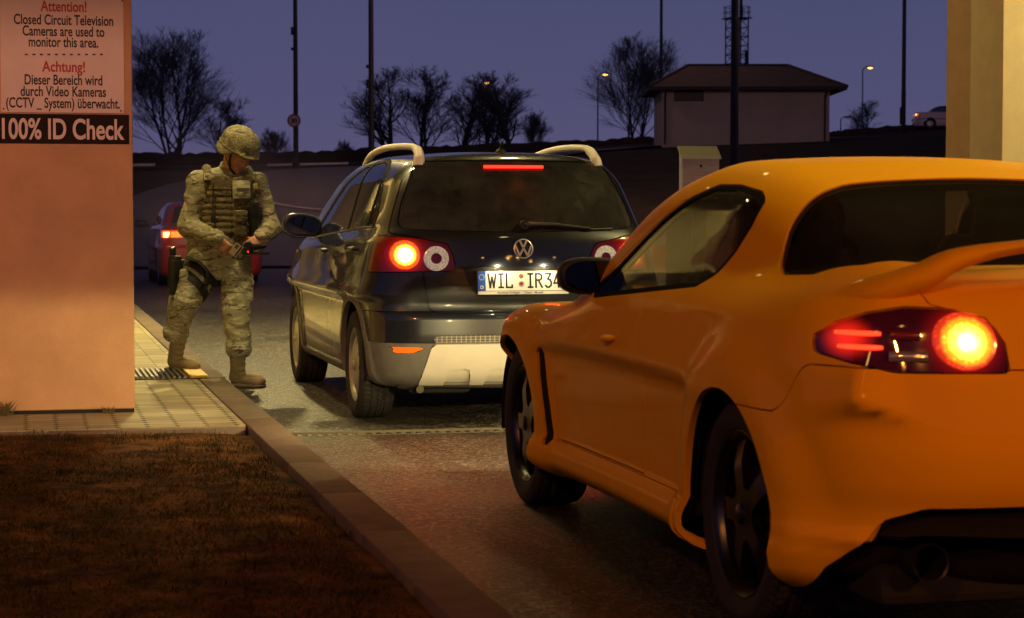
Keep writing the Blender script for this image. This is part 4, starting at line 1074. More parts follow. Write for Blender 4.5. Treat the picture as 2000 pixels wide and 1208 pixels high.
def rx_upper(x, y, z):
    ax = np.abs(x)
    side = (ax-(.735-.10*sstep(.55, -.55, y)-.02*sstep(1.6, 2.4, y)-(z-1.0)*.42-.25*np.maximum(z-1.22, 0)**1.3+.02))*.92
    top = (z-_r_top_up(y)+.024*(ax/.55)**2.2)*.93
    return smax(smax(side, top, .12), .7-z, .05)
def rx_F(x, y, z): return smin(rx_lower(x, y, z), rx_upper(x, y, z), .07)
# ------------------------------------------------------------------ yellow coupe in the foreground
M_yel = mat('yellow_paint', (.84, .40, .001), .5, metal=.0, coat=.16, spec=.06)
M_rxpane = glass_mat('coupe_pane', (.0, .0, .02), .52, .01, film=.004); M_rxrear = glass_mat('coupe_rear_pane', (.0, .0, .03), .42, .01, film=.008)
def rx_lens(name, s):
    m, t, b = new_mat(name)
    b.inputs['Base Color'].default_value = (.07, .004, .004, 1); b.inputs['Roughness'].default_value = .08; b.inputs['Coat Weight'].default_value = 1
    co = node(t, 'ShaderNodeTexCoord'); acc = None
    def blob(c, rad, col, st, ax=(1, .5, 1)):
        nonlocal acc
        a = node(t, 'ShaderNodeVectorMath', operation='SUBTRACT'); a.inputs[1].default_value = c; t.links.new(co.outputs['Object'], a.inputs[0])
        k = node(t, 'ShaderNodeVectorMath', operation='MULTIPLY'); k.inputs[1].default_value = ax; t.links.new(a.outputs[0], k.inputs[0])
        l = node(t, 'ShaderNodeVectorMath', operation='LENGTH'); t.links.new(k.outputs[0], l.inputs[0])
        r = node(t, 'ShaderNodeMapRange', interpolation_type='SMOOTHERSTEP'); r.inputs['From Max'].default_value = rad; r.inputs['To Min'].default_value = st; r.inputs['To Max'].default_value = 0
        t.links.new(l.outputs['Value'], r.inputs['Value'])
        mx = node(t, 'ShaderNodeVectorMath', operation='SCALE'); mx.inputs[0].default_value = col; t.links.new(r.outputs[0], mx.inputs['Scale'])
        if acc is None: acc = mx.outputs[0]
        else:
            ad = node(t, 'ShaderNodeVectorMath', operation='ADD'); t.links.new(acc, ad.inputs[0]); t.links.new(mx.outputs[0], ad.inputs[1]); acc = ad.outputs[0]
    blob((s*.498, -.767, .873), .13, (1, .015, .004), .5)
    blob((s*.735, -.57, .872), .075, (1, .02, .008), 1.1, (1, .5, 1))
    t.links.new(acc, b.inputs['Emission Color']); b.inputs['Emission Strength'].default_value = 1.
    return m
def rx():
    F = rx_F
    car = empty('coupe', (RXX, RXY, 0)); tag(car, 'yellow sports coupe with rear wing and round lit brake lamp in the foreground', 'car', 'cars in the gate lane')
    V, T = shell_mesh(F, (-1.0, -1.0, .10), (1.0, 3.6, 1.5), (-.30, .0, .48), (.30, 2.45, .60), .030)
    def cut(V, T, g, gap=.0055):
        (vi, ti), _ = clip_tris(V, T, g); _, (vo, to) = clip_tris(V, T, g-gap)
        return vi, ti, vo, to
    for hy in (0., XWB):
        _, (V, T) = clip_tris(V, T, np.maximum(np.hypot(V[:, 1]-hy, V[:, 2]-.335)-.366, .45-np.abs(V[:, 0])))
    # rear window (top view outline)
    rg = mirx([(0, -.50), (-.40, -.47), (-.60, -.36), (-.68, -.20), (-.703, -.03), (-.69, .04), (-.645, .085), (-.59, .115), (-.51, .16), (-.415, .215), (-.32, .228), (0, .245)])
    vi, ti, V, T = cut(V, T, np.maximum(poly_sdf(rg, V[:, 0], V[:, 1], .03), 1.00-V[:, 2]), .006)
    panel('rear_window', F, vi, ti, M_rxrear, car, -.003, .012)
    # side windows
    sw = [(1.66, .912), (.53, .972), (.43, 1.01), (.36, 1.08), (.318, 1.16), (.318, 1.228), (.40, 1.262), (.60, 1.284), (.80, 1.288), (.99, 1.250), (1.18, 1.182), (1.34, 1.100), (1.50, 1.005)]
    vi, ti, V, T = cut(V, T, np.maximum(poly_sdf(sw, V[:, 1], V[:, 2], .03), .40-np.abs(V[:, 0])), .004)
    inner = [(y*1.0, z) for y, z in sw]
    g = np.maximum(poly_sdf(sw, vi[:, 1], vi[:, 2], .03)+.014, .40-np.abs(vi[:, 0]))
    va, ta, vi, ti = cut(vi, ti, g, .0)
    for s in (-1, 1):
        vb, tb = clip_tris(va, ta, -s*va[:, 0])[0]; panel('side_window', F, vb, tb, M_rxpane, car, -.005, .006)
    for s in (-1, 1):
        a = clip_tris(vi, ti, -s*vi[:, 0])[0]; panel('window_frame', F, a[0], a[1], M_seal, car, -.001, .015)
    ws = mirx([(0, .90), (-.60, .93), (-.66, 1.0), (-.55, 1.27), (-.48, 1.315), (0, 1.33)])
    vi, ti, V, T = cut(V, T, np.maximum(poly_sdf(ws, V[:, 0], V[:, 2], .03), 1.12-V[:, 1]), .005)
    panel('windscreen', F, vi, ti, M_rxpane, car, -.003, .01)
    lining = (V, T)
    # tail lamps
    for s in (-1, 1):
        P = [(-s*x, z) for x, z in [(-.800, .835), (-.795, .875), (-.755, .912), (-.697, .939), (-.62, .955), (-.52, .952), (-.455, .932), (-.425, .905), (-.405, .86), (-.400, .797), (-.66, .795), (-.746, .815), (-.785, .832)]]
        g = np.maximum(np.maximum(poly_sdf(P, V[:, 0], V[:, 2], .012), V[:, 1]+.40), -s*V[:, 0])
        vi, ti, V, T = cut(V, T, g, .005)
        lp = panel('tail_lamp', F, vi, ti, rx_lens('coupe_lens_%s' % ('a' if s < 0 else 'b'), s), car, -.002, .03)
        th = np.linspace(0, 2*np.pi, 40, endpoint=False); cx, cz = .498, .873
        mb = MB(); vs = []
        for q, o in ((.0001, .016), (.03, .0158), (.055, .0145), (.070, .011), (.076, .0)):
            pts = onto(F, [(s*(cx+q*math.cos(t)), cz+q*.96*math.sin(t)) for t in th], 1, -1.6, 1); vs += [tuple(p+np.array([0, -o, 0])) for p in pts]
        mb.add(vs, [(i*40+k, i*40+(k+1) % 40, (i+1)*40+(k+1) % 40, (i+1)*40+k) for i in range(4) for k in range(40)])
        mb.build('brake_bulb', glow_mat('coupe_bulb_%s' % ('a' if s < 0 else 'b'), (s*cx, 0, cz), .079, (1, 0, 1), [(0, (1, .85, .36)), (.42, (1, .72, .05)), (.66, (1, .36, .012)), (.84, (1, .06, .012)), (1., (1, .02, .015))], [10, 6., 2.6, 1.4, .9], 70), lp, smooth=50)
        for zz in (.889, .854):
            mb = MB(); xs = np.linspace(s*.762, s*.682, 9); p = onto(F, [(x, zz) for x in xs], 1, -1.6, 1)
            mb.tube([tuple(q+np.array([0, -.003, 0])) for q in p], [.0045, .0055, .006, .006, .006, .006, .006, .0055, .0045], 8); mb.build('light_bar', emit_mat('coupe_bar_glow', (1., .045, .012), 2.6), lp, smooth=60)
        mb = MB(); xs = np.linspace(s*.66, s*.60, 6); p = onto(F, [(x, .885) for x in xs], 1, -1.6, 1); mb.tube([tuple(q+np.array([0, -.002, 0])) for q in p], .012, 8); mb.build('indicator', mat('indicator_red', (.20, .015, .01), .15, coat=1.), lp, smooth=60)
        mb = MB(); xs = np.linspace(s*.67, s*.585, 6); p = onto(F, [(x, .832) for x in xs], 1, -1.6, 1); mb.tube([tuple(q+np.array([0, -.001, 0])) for q in p], .014, 8); mb.build('reversing_lamp', mat('clear_lamp', (.45, .45, .5), .12, metal=.6), lp, smooth=60)
    # diffuser
    df = mirx([(0, .452), (-.344, .449), (-.58, .440), (-.66, .405), (-.765, .262), (-.80, .10), (0, .10)])
    vi, ti, V, T = cut(V, T, np.maximum(poly_sdf(df, V[:, 0], V[:, 2], .02), V[:, 1]+.30), .004)
    dfo = panel('diffuser', F, vi, ti, M_blk, car, -.05, .0)
    for s in (-1, 1):
        mb = MB(); M = Matrix.Translation((s*.56, -.66, .30))@Matrix.Rotation(math.pi/2, 4, 'X'); mb.lathe([(.043, -.1), (.045, .05), (.050, .055), (.050, -.1)], 24, M); mb.build('tailpipe', mat('dark_steel', (.05, .05, .05), .4, metal=.8), car, smooth=40)
    # vents, side markers
    for s in (-1, 1):
        P = [(2.245, .672), (2.185, .675), (2.075, .30), (2.135, .30)]
        vi, ti, V, T = cut(V, T, np.maximum(poly_sdf(P, V[:, 1], V[:, 2], .008), .45-s*V[:, 0]), .001)
        panel('side_vent', F, vi, ti, M_well, car, -.012, .0)
        P = [(3.06, .60), (3.16, .595), (3.16, .555), (3.06, .56)]
        vi, ti, V, T = cut(V, T, np.maximum(poly_sdf(P, V[:, 1], V[:, 2], .01), .45-s*V[:, 0]), .002)
        panel('side_marker', F, vi, ti, emit_mat('marker_orange', (1, .25, .02), 1.6, (.6, .15, .02)), car, .006, .02)
        P = [(2.92, .70), (3.2, .66), (3.35, .58), (3.2, .55), (3.0, .62)]
        vi, ti, V, T = cut(V, T, np.maximum(np.maximum(poly_sdf(P, V[:, 1], V[:, 2], .02), .45-s*V[:, 0]), 0-V[:, 1]), .002)
        panel('headlamp', F, vi, ti, mat('headlamp_lens', (.5, .5, .5), .1, metal=.5, coat=1.), car, .002, .03)
    # body panels
    g = np.maximum(V[:, 2]-(.668-.03*V[:, 1]*0), V[:, 1]+.08); 
    g = np.maximum(np.maximum(V[:, 2]-.800+.135*sstep(-.50, -.36, V[:, 1]), V[:, 1]+.10), 0-V[:, 2])
    bv, bt, V, T = cut(V, T, g, .004); panel('rear_bumper', F, bv, bt, M_yel, car, 0, .03)
    lid = mirx([(0, .795), (-.395, .795), (-.40, .87), (-.44, .935), (-.56, .965), (-.60, 1.2), (0, 1.2)])
    g = np.maximum(poly_sdf(lid, V[:, 0], V[:, 2], .01), V[:, 1]+.52)
    lv, lt, V, T = cut(V, T, g, .004); panel('boot_lid', F, lv, lt, M_yel, car, 0, .03)
    for s in (-1, 1):
        g = np.maximum(np.maximum(poly_sdf([(2.06, .335), (2.09, .60), (2.02, .92), (1.66, .94), (1.34, 1.115), (1.0, 1.27), (.88, 1.32), (.95, 1.0), (.93, .335)], V[:, 1], V[:, 2], .02), .45-s*V[:, 0]), V[:, 2]-1.24)
        dv, dt, V, T = cut(V, T, g, .004); dp = panel('door', F, dv, dt, M_yel, car, 0, .03)
        g = np.maximum(V[:, 2]-.325, np.maximum(np.maximum(.40-V[:, 1], V[:, 1]-2.18), .45-s*V[:, 0]))
        kv, kt, V, T = cut(V, T, g, .003); panel('side_skirt', F, kv, kt, M_yel, car, .004, .03)
        q = onto(F, [(1.26, .765), (1.16, .772), (1.21, .768)], 0, s*1.4, -s); mb = MB()
        a, b, c = (Vector(p) for p in q); off = Vector((s*.022, 0, 0)); mb.tube([a, a.lerp(c, .4)+off*.8, c+off, b.lerp(c, .4)+off*.8, b], [.010, .015, .016, .015, .010], 8, flat=.8); mb.build('handle', M_yel, dp, smooth=60)
    panel('body', F, V, T, M_yel, car, 0, .02)
    panel('cabin_lining', F, *lining, M_lining, car, -.042, 0)
    # wing
    half = [(-.635, -.47, .985), (-.60, -.545, 1.002), (-.54, -.61, 1.034), (-.48, -.645, 1.070), (-.38, -.665, 1.094), (-.25, -.68, 1.110), (-.12, -.685, 1.117), (0, -.687, 1.119)]
    path = [Vector(p) for p in cr_spline(half, 4)]; path = path+[Vector((-p.x, p.y, p.z)) for p in path[-2::-1]]
    n = len(path); mb = MB(); prof = []
    for k in range(16):
        a = 2*math.pi*k/16; prof.append((math.cos(a), math.sin(a)))
    vs = []
    for i, p in enumerate(path):
        u = abs(p.x)/.675; ch = .11-.025*u; th = .017+.022*sstep(.45, .95, u)
        t = (path[min(i+1, n-1)]-path[max(i-1, 0)]).normalized(); yv = Vector((0, 1, 0)); nz_ = t.cross(yv).normalized()
        if nz_.z < 0: nz_ = -nz_
        yv = (yv-t*yv.dot(t)).normalized()
        for c_, s_ in prof: vs.append(p+yv*(ch*c_)+nz_*(float(th)*s_*(1-.35*c_)+.012*(1-c_)*.5))
    mb.add(vs, [(i*16+k, i*16+(k+1) % 16, (i+1)*16+(k+1) % 16, (i+1)*16+k) for i in range(n-1) for k in range(16)]+[tuple(range(15, -1, -1)), tuple((n-1)*16+k for k in range(16))])
    mb.build('rear_wing', M_yel, car, smooth=60)
    # underbody, wheel housings, interior
    mb = MB(); mb.box((-.66, -.62, .17), (.66, 3.1, .28), bev=.03); mb.build('underbody', M_well, car)
    for hy in (0., XWB):
        for s in (-1, 1):
            wheel_arch(car, s, .835, hy, .335, .385, .42)
    M_seat = mat('leather_dark', (.03, .024, .022), .55)
    for x in (-.41, .41):
        mb = MB(); mb.rbox((x, 1.15, .46), (.50, .52, .18), .06); mb.rbox((x, .86, .80), (.54, .17, .70), .07, Matrix.Rotation(.38, 3, 'X')); mb.rbox((x, .70, 1.12), (.36, .12, .26), .05, Matrix.Rotation(.3, 3, 'X')); mb.build('front_seat', M_seat, car)
    mb = MB()
    mb.rbox((0, .28, .55), (1.1, .45, .15), .05); mb.rbox((0, .02, .78), (1.1, .14, .44), .06, Matrix.Rotation(.35, 3, 'X')); mb.build('rear_seat', M_seat, car)
    mb = MB(); mb.rbox((0, 1.75, .78), (1.30, .45, .24), .08); mb.tube([(-.36+.18*math.cos(a), 1.48+.07*math.sin(a), .84+.165*math.sin(a)) for a in np.linspace(0, 6.28, 24)], .015, 8, caps=False); mb.build('dashboard', M_blk, car)
    mb = MB(); mb.rbox((-.20, 1.57, .875), (.12, .02, .06), .006); mb.build('display', mat('dash_display', (.05, .06, .08), .15), car)
    # door mirrors
    for s in (-1, 1):
        mr = empty('door_mirror', (s*.80, 1.70, .968), 0, car)
        Fm = lambda x, y, z: smax((np.abs(x/.125)**2.8+np.abs(z/.068)**2.8)**(1/2.8)-1+np.maximum(y, 0)**2*55, (-y-.05)*9, .2)
        v, t = shell_mesh(Fm, (-.16, -.08, -.10), (.16, .15, .10), (-.05, -.01, -.02), (.05, .02, .02), .014)
        panel('mirror_housing', Fm, v, t, M_blk, mr, 0, 0)  # body-coloured housing made black to stand for its shade
        mb = MB(); mb.add([(.108*math.copysign(abs(math.cos(a))**.75, math.cos(a)), -.0545, .054*math.copysign(abs(math.sin(a))**.75, math.sin(a))) for a in [2*math.pi*k/32 for k in range(32)]], [tuple(range(32))])
        mb.build('mirror_glass', mat('mirror_glass', (.10, .10, .10), .03, metal=1.), mr)
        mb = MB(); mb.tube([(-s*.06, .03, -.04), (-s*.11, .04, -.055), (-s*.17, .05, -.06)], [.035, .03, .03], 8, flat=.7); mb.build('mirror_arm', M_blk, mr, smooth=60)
    M_x = mat('coupe_alloy', (.055, .055, .065), .32, metal=.95)
    for s in (-1, 1):
        for hy in (0., XWB):
            wheel(car, s*.722, hy, .335, s, .333, .240, .225, slots_spoke(5, .075, .215, .030, .03), face=.004, malloy=M_x, blocks=72)
    # dipped headlamps: small lamps behind a hood that gives the level cut-off
    for s in (-1, 1):
        mb = MB(); mb.box((s*.62-.08, 3.32, .6385), (s*.62+.08, 3.50, .6425)); mb.box((s*.62-.07, 3.28, .60), (s*.62+.07, 3.285, .638)); mb.build('headlamp_hood', M_blk, car)
        lamp_light('dipped_beam', 'SPOT', (s*.62, 3.40, .635), (1, .78, .34), 155., car, .0035, 128, .6, (s*.62, 9, .30))
    return car
RX = rx()
# ------------------------------------------------------------------ soft forms: distance fields meshed with surface nets
class Field:
    def __init__(s, lo, hi, h):
        s.lo = np.array(lo, float); s.h = h; s.n = np.ceil((np.array(hi)-s.lo)/h).astype(int)+1
        s.f = np.full(s.n, .25, np.float32)
    def block(s, lo, hi):
        a = np.clip(np.floor((np.array(lo)-s.lo)/s.h).astype(int), 0, s.n-1); b = np.clip(np.ceil((np.array(hi)-s.lo)/s.h).astype(int)+1, 1, s.n)
        b = np.maximum(b, a+1)
        ax = [s.lo[i]+s.h*np.arange(a[i], b[i]) for i in range(3)]
        return tuple(slice(a[i], b[i]) for i in range(3)), np.meshgrid(*ax, indexing='ij', sparse=True)
    def put(s, lo, hi, fn, k, op='add'):
        pad = .03+k
        sl, (x, y, z) = s.block(np.array(lo)-pad, np.array(hi)+pad)
        d = fn(x, y, z).astype(np.float32)
        s.f[sl] = smin(s.f[sl], d, k) if op == 'add' else smax(s.f[sl], -d, k)
        return s
    def cone(s, a, b, ra, rb, k=.02, op='add', squash=None):
        a = np.array(a, float); b = np.array(b, float); e = b-a; L2 = max(e@e, 1e-9)
        def fn(x, y, z):
            t = np.clip(((x-a[0])*e[0]+(y-a[1])*e[1]+(z-a[2])*e[2])/L2, 0, 1)
            return np.sqrt((x-a[0]-e[0]*t)**2+(y-a[1]-e[1]*t)**2+(z-a[2]-e[2]*t)**2)-(ra+(rb-ra)*t)
        r = max(ra, rb); return s.put(np.minimum(a, b)-r, np.maximum(a, b)+r, fn, k, op)
    def ell(s, c, r, k=.02, op='add', M=None):
        c = np.array(c, float); r = np.array(r, float); R3 = np.eye(3) if M is None else np.array(M)   # columns = local axes
        def fn(x, y, z):
            dx, dy, dz = x-c[0], y-c[1], z-c[2]; q = [(dx*R3[0, i]+dy*R3[1, i]+dz*R3[2, i]) for i in range(3)]
            k0 = np.sqrt(sum((q[i]/r[i])**2 for i in range(3))); k1 = np.sqrt(sum((q[i]/r[i]**2)**2 for i in range(3)))
            return k0*(k0-1)/np.maximum(k1, 1e-6)
        m = r.max(); return s.put(c-m, c+m, fn, k, op)
    def box(s, c, hsz, rad=.01, k=.01, op='add', M=None):
        c = np.array(c, float); R3 = np.eye(3) if M is None else np.array(M)
        def fn(x, y, z):
            dx, dy, dz = x-c[0], y-c[1], z-c[2]; q = [np.abs(dx*R3[0, i]+dy*R3[1, i]+dz*R3[2, i])-hsz[i]+rad for i in range(3)]
            out = np.sqrt(sum(np.maximum(v, 0)**2 for v in q)); return out+np.minimum(np.maximum(q[0], np.maximum(q[1], q[2])), 0)-rad
        m = np.linalg.norm(hsz); return s.put(c-m, c+m, fn, k, op)
    def disp(s, fn):
        x, y, z = np.meshgrid(*[s.lo[i]+s.h*np.arange(s.n[i]) for i in range(3)], indexing='ij', sparse=True)
        near = np.abs(s.f) < .06
        i = np.nonzero(near); P = [s.lo[k]+s.h*i[k] for k in range(3)]
        s.f[i] -= fn(*P).astype(np.float32); return s
    def mesh(s):
        f = s.f; n = f.shape; ins = f < 0
        acc = np.zeros((n[0]-1, n[1]-1, n[2]-1, 3), np.float32); cnt = np.zeros((n[0]-1, n[1]-1, n[2]-1), np.int16)
        cor = [(i, j, k) for i in (0, 1) for j in (0, 1) for k in (0, 1)]
        V = lambda c: f[c[0]:n[0]-1+c[0], c[1]:n[1]-1+c[1], c[2]:n[2]-1+c[2]]
        tot = sum((V(c) < 0).astype(np.int8) for c in cor); act = (tot > 0) & (tot < 8)
        ia = np.nonzero(act); vals = {c: f[ia[0]+c[0], ia[1]+c[1], ia[2]+c[2]] for c in cor}
        A = np.zeros((len(ia[0]), 3)); N = np.zeros(len(ia[0]))
        for c in cor:
            for ax in range(3):
                if c[ax]: continue
                d = list(c); d[ax] = 1; d = tuple(d); a, b = vals[c], vals[d]; m = (a < 0) != (b < 0)
                t = np.where(m, a/np.where(m, a-b, 1), 0)
                p = np.array(c, float)[None].repeat(len(a), 0); p[:, ax] += t
                A[m] += p[m]; N[m] += 1
        P = (np.stack(ia, 1)+A/N[:, None])*s.h+s.lo
        idx = np.full((n[0]-1, n[1]-1, n[2]-1), -1, np.int64); idx[ia] = np.arange(len(P)); Q = []
        for ax in range(3):
            b, c = (ax+1) % 3, (ax+2) % 3
            sl0 = [slice(None)]*3; sl1 = [slice(None)]*3; sl0[ax] = slice(0, n[ax]-1); sl1[ax] = slice(1, n[ax])
            e0, e1 = ins[tuple(sl0)], ins[tuple(sl1)]; ch = np.nonzero(e0 != e1); q = [x for x in ch]
            ok = (q[b] > 0) & (q[c] > 0) & (q[b] < n[b]-1) & (q[c] < n[c]-1)
            q = [x[ok] for x in q]; flip = ~e0[tuple(q)]
            def at_(db, dc):
                w = list(q); w[b] = q[b]-db; w[c] = q[c]-dc; return idx[tuple(w)]
            quad = np.stack([at_(1, 1), at_(0, 1), at_(0, 0), at_(1, 0)], 1); quad[flip] = quad[flip][:, ::-1]; Q.append(quad)
        return P, np.concatenate(Q)
    def build(s, name, m, parent=None, smooth_it=1):
        P, Q = s.mesh()
        me = bpy.data.meshes.new(name); me.from_pydata(P.tolist(), [], Q.tolist()); me.polygons.foreach_set('use_smooth', [True]*len(Q))
        if smooth_it:
            bm = bmesh.new(); bm.from_mesh(me)
            for _ in range(smooth_it): bmesh.ops.smooth_vert(bm, verts=bm.verts, factor=.5, use_axis_x=True, use_axis_y=True, use_axis_z=True)
            bm.to_mesh(me); bm.free()
        return link_mesh(name, me, m, parent)
_lat = np.random.default_rng(3).random((64, 64, 64)).astype(np.float32)
def vnoise(x, y, z):
    xi, yi, zi = np.floor(x).astype(int), np.floor(y).astype(int), np.floor(z).astype(int)
    fx, fy, fz = x-xi, y-yi, z-zi; fx, fy, fz = (t*t*(3-2*t) for t in (fx, fy, fz)); r = 0
    for i in (0, 1):
        for j in (0, 1):
            for k in (0, 1): r = r+_lat[(xi+i) % 64, (yi+j) % 64, (zi+k) % 64]*(fx if i else 1-fx)*(fy if j else 1-fy)*(fz if k else 1-fz)
    return r
def folds(amp, fx, fz, seed=0.):
    """ridged cloth wrinkles"""
    def fn(x, y, z):
        w = vnoise(x*9+seed, y*9, z*9)*1.2
        a = vnoise(x*fx+w*2+seed, y*fx+w, z*fz+w*2.2); b = vnoise(x*fx*.5+11+seed, y*fx*.5, z*fz*.45+w)
        return amp*((1-np.abs(2*a-1)*2)*.5+(1-np.abs(2*b-1)*2)*.8)
    return fn
def camo(name, c1, c2, c3, sc=1.):
    m, t, b = new_mat(name); co = node(t, 'ShaderNodeTexCoord'); mp = node(t, 'ShaderNodeMapping'); mp.inputs['Scale'].default_value = (7*sc, 7*sc, 19*sc)
    t.links.new(co.outputs['Object'], mp.inputs[0])
    n1 = node(t, 'ShaderNodeTexNoise', i_Scale=1., i_Detail=3., i_Distortion=1.4); n2 = node(t, 'ShaderNodeTexNoise', i_Scale=1.7, i_Detail=4., i_Distortion=1.8)
    mp2 = node(t, 'ShaderNodeMapping'); mp2.inputs['Location'].default_value = (4.3, 7.1, 2.2); t.links.new(mp.outputs[0], mp2.inputs[0])
    t.links.new(mp.outputs[0], n1.inputs['Vector']); t.links.new(mp2.outputs[0], n2.inputs['Vector'])
    r = node(t, 'ShaderNodeValToRGB'); r.color_ramp.interpolation = 'LINEAR'; e = r.color_ramp.elements
    e[0].position = .40; e[0].color = (*c2, 1); e[1].position = .455; e[1].color = (*c1, 1)
    r2 = node(t, 'ShaderNodeValToRGB'); e = r2.color_ramp.elements; e[0].position = .55; e[0].color = (0, 0, 0, 1); e[1].position = .59; e[1].color = (1, 1, 1, 1)
    t.links.new(n1.outputs['Fac'], r.inputs['Fac']); t.links.new(n2.outputs['Fac'], r2.inputs['Fac'])
    mx = node(t, 'ShaderNodeMix', data_type='RGBA'); t.links.new(r2.outputs['Color'], mx.inputs['Factor']); t.links.new(r.outputs['Color'], mx.inputs['A']); mx.inputs['B'].default_value = (*c3, 1)
    t.links.new(mx.outputs['Result'], b.inputs['Base Color']); b.inputs['Roughness'].default_value = .85; b.inputs['Specular IOR Level'].default_value = .2
    n3 = node(t, 'ShaderNodeTexNoise', i_Scale=45., i_Detail=4.); t.links.new(co.outputs['Object'], n3.inputs['Vector'])
    bp = node(t, 'ShaderNodeBump', i_Strength=.35, i_Distance=.01); t.links.new(n3.outputs['Fac'], bp.inputs['Height']); t.links.new(bp.outputs['Normal'], b.inputs['Normal'])
    return m

def soldier():
    px0, d0 = 430., 14.3; l0 = (px0-1000)/FPX*d0
    wx, wy = wxy(d0, l0)
    V3 = lambda *a: np.array(a, float)
    unit = lambda v: np.asarray(v, float)/np.linalg.norm(v)
    M_skin = mat('skin', (.62, .32, .20), .5, var=.15, scale=25, bump=.1, bscale=120)
    M_camo = camo('camouflage_cloth', (.31, .29, .20), (.125, .115, .08), (.48, .455, .345))
    M_camo2 = camo('camouflage_vest', (.135, .108, .068), (.05, .042, .028), (.23, .19, .125), 1.2)
    M_boot = mat('boot_suede', (.34, .27, .17), .8, var=.25, scale=30, bump=.3, bscale=150)
    M_sole = mat('boot_sole', (.16, .13, .09), .8)
    M_nyl = mat('black_nylon', (.010, .010, .010), .7, bump=.2, bscale=200)
    # joints
    pel = V3(.02, 0, .90); hipR = V3(-.075, 0, .87); hipL = V3(.105, -.01, .87)
    knR = V3(-.255, -.06, .585); anR = V3(-.30, .015, .20); knL = V3(.095, -.13, .52); anL = V3(.110, -.20, .10)
    ch = V3(.055, .01, 1.25); nb = V3(.080, .0, 1.485)
    shR = V3(-.148, .01, 1.400); shL = V3(.262, .01, 1.388)
    elR = V3(-.215, .0, 1.10); wrR = V3(-.030, -.205, 1.015); elL = V3(.352, -.01, 1.095); wrL = V3(.262, -.215, 1.025)
    # head frame: f forward, u up, s towards his left
    f = unit((.48, -.70, -.54)); u = unit(V3(.10, -.05, 1)-f*np.dot(V3(.10, -.05, 1), f)); s = np.cross(u, f)*-1
    s = np.cross(f, u); s = -s          # his left is the viewer's right
    if s[0] < 0: s = -s
    hc = V3(.122, -.045, 1.605); HM = np.stack([s, f, u], 1); hp = lambda x, y, z: hc+s*x+f*y+u*z
    # ---------------- body
    B = Field((-.46, -.45, -.02), (.47, .28, 1.80), .0055)
    B.ell(hp(0, -.015, .03), (.074, .094, .092), .02, M=HM).ell(hp(0, .028, -.03), (.060, .068, .085), .03, M=HM).ell(hp(0, .045, -.082), (.042, .045, .036), .03, M=HM)
    B.ell(hp(0, .078, -.100), (.020, .018, .018), .02, M=HM)
    B.cone(hp(0, .094, .012), hp(0, .113, -.030), .009, .013, .012).ell(hp(.013, .100, -.034), (.009, .011, .008), .008, M=HM).ell(hp(-.013, .100, -.034), (.009, .011, .008), .008, M=HM)
    for k in (-1, 1):
        B.ell(hp(k*.031, .104, -.001), (.016, .014, .010), .010, 'sub', M=HM); B.ell(hp(k*.031, .083, -.002), (.013, .014, .011), .004, M=HM)
        B.cone(hp(k*.012, .094, .017), hp(k*.045, .082, .020), .008, .007, .012); B.ell(hp(k*.078, -.008, -.012), (.010, .022, .032), .008, M=HM); B.ell(hp(k*.042, .070, -.035), (.022, .02, .018), .02, M=HM)
    B.ell(hp(0, .094, -.058), (.024, .010, .006), .006, M=HM).ell(hp(0, .093, -.070), (.020, .010, .007), .006, M=HM)
    B.cone(hp(0, -.03, -.06), nb+V3(0, .02, -.02), .058, .066, .03)
    B.ell(ch, (.17, .105, .22), .05).ell(pel, (.16, .10, .13), .06).cone(ch, pel, .12, .12, .06).cone(shR, shL, .055, .055, .05)
    for a, b_, c, r in ((shR, elR, wrR, 1), (shL, elL, wrL, 1)):
        B.cone(a, b_, .052, .041, .03).cone(b_, c, .041, .028, .02)
    for a, b_, c in ((hipR, knR, anR), (hipL, knL, anL)):
        B.cone(a, b_, .085, .058, .04).cone(b_, c, .055, .036, .03)
    def hand(w, dirv, nrm, tips, thumb):
        """palm from the wrist; tips = list of finger polylines relative offsets (along, across, curl)"""
        d = unit(dirv); n = unit(np.asarray(nrm)-d*np.dot(nrm, d)); a = np.cross(d, n)
        M = np.stack([d, a, n], 1); P = lambda i, j, k: w+d*i+a*j+n*k
        B.cone(w, P(.03, 0, 0), .027, .026, .012); B.box(P(.058, 0, 0), (.042, .040, .015), .013, .014, M=M)
        for j, (ln, bend) in zip((-.032, -.011, .011, .032), tips):
            p = P(.092, j, 0); ang = 0.
            for q, (seg, r) in enumerate(((.46, .0095), (.30, .0088), (.24, .0080))):
                ang += bend[q]; e = p+(d*math.cos(ang)+n*math.sin(ang)+a*j*.6)*ln*seg
                B.cone(p, e, r, r*.93, .004); p = e
        p = P(.030, thumb[0]*.034, .004)
        for q in thumb[1]:
            e = P(*q); B.cone(p, e, .0115, .0100, .006); p = e
    # right hand pinching the card, palm towards his body, fingers down and across
    hand(wrR, (.60, -.20, -.60), (.35, .75, .15), [(.075, (.5, .6, .4)), (.082, (.45, .6, .4)), (.078, (.5, .6, .4)), (.062, (.6, .7, .4))], (-1, [(.062, -.050, .020), (.096, -.035, .034)]))
    # left hand round the scanner
    hand(wrL, (-.62, -.25, -.38), (-.15, .85, -.35), [(.072, (.7, .9, .6)), (.080, (.7, .9, .6)), (.075, (.7, .9, .6)), (.060, (.8, .9, .6))], (1, [(.058, .052, .012), (.092, .046, .026)]))
    body = B.build('person', M_skin); body.location = (wx, wy, 0); body.rotation_euler = (0, 0, -YAW+.22)
    tag(body, 'soldier in camouflage uniform, helmet and body armour looking down at a card in his hand', 'person')
    # ---------------- jacket
    J = Field((-.46, -.42, .70), (.47, .30, 1.60), .0065)
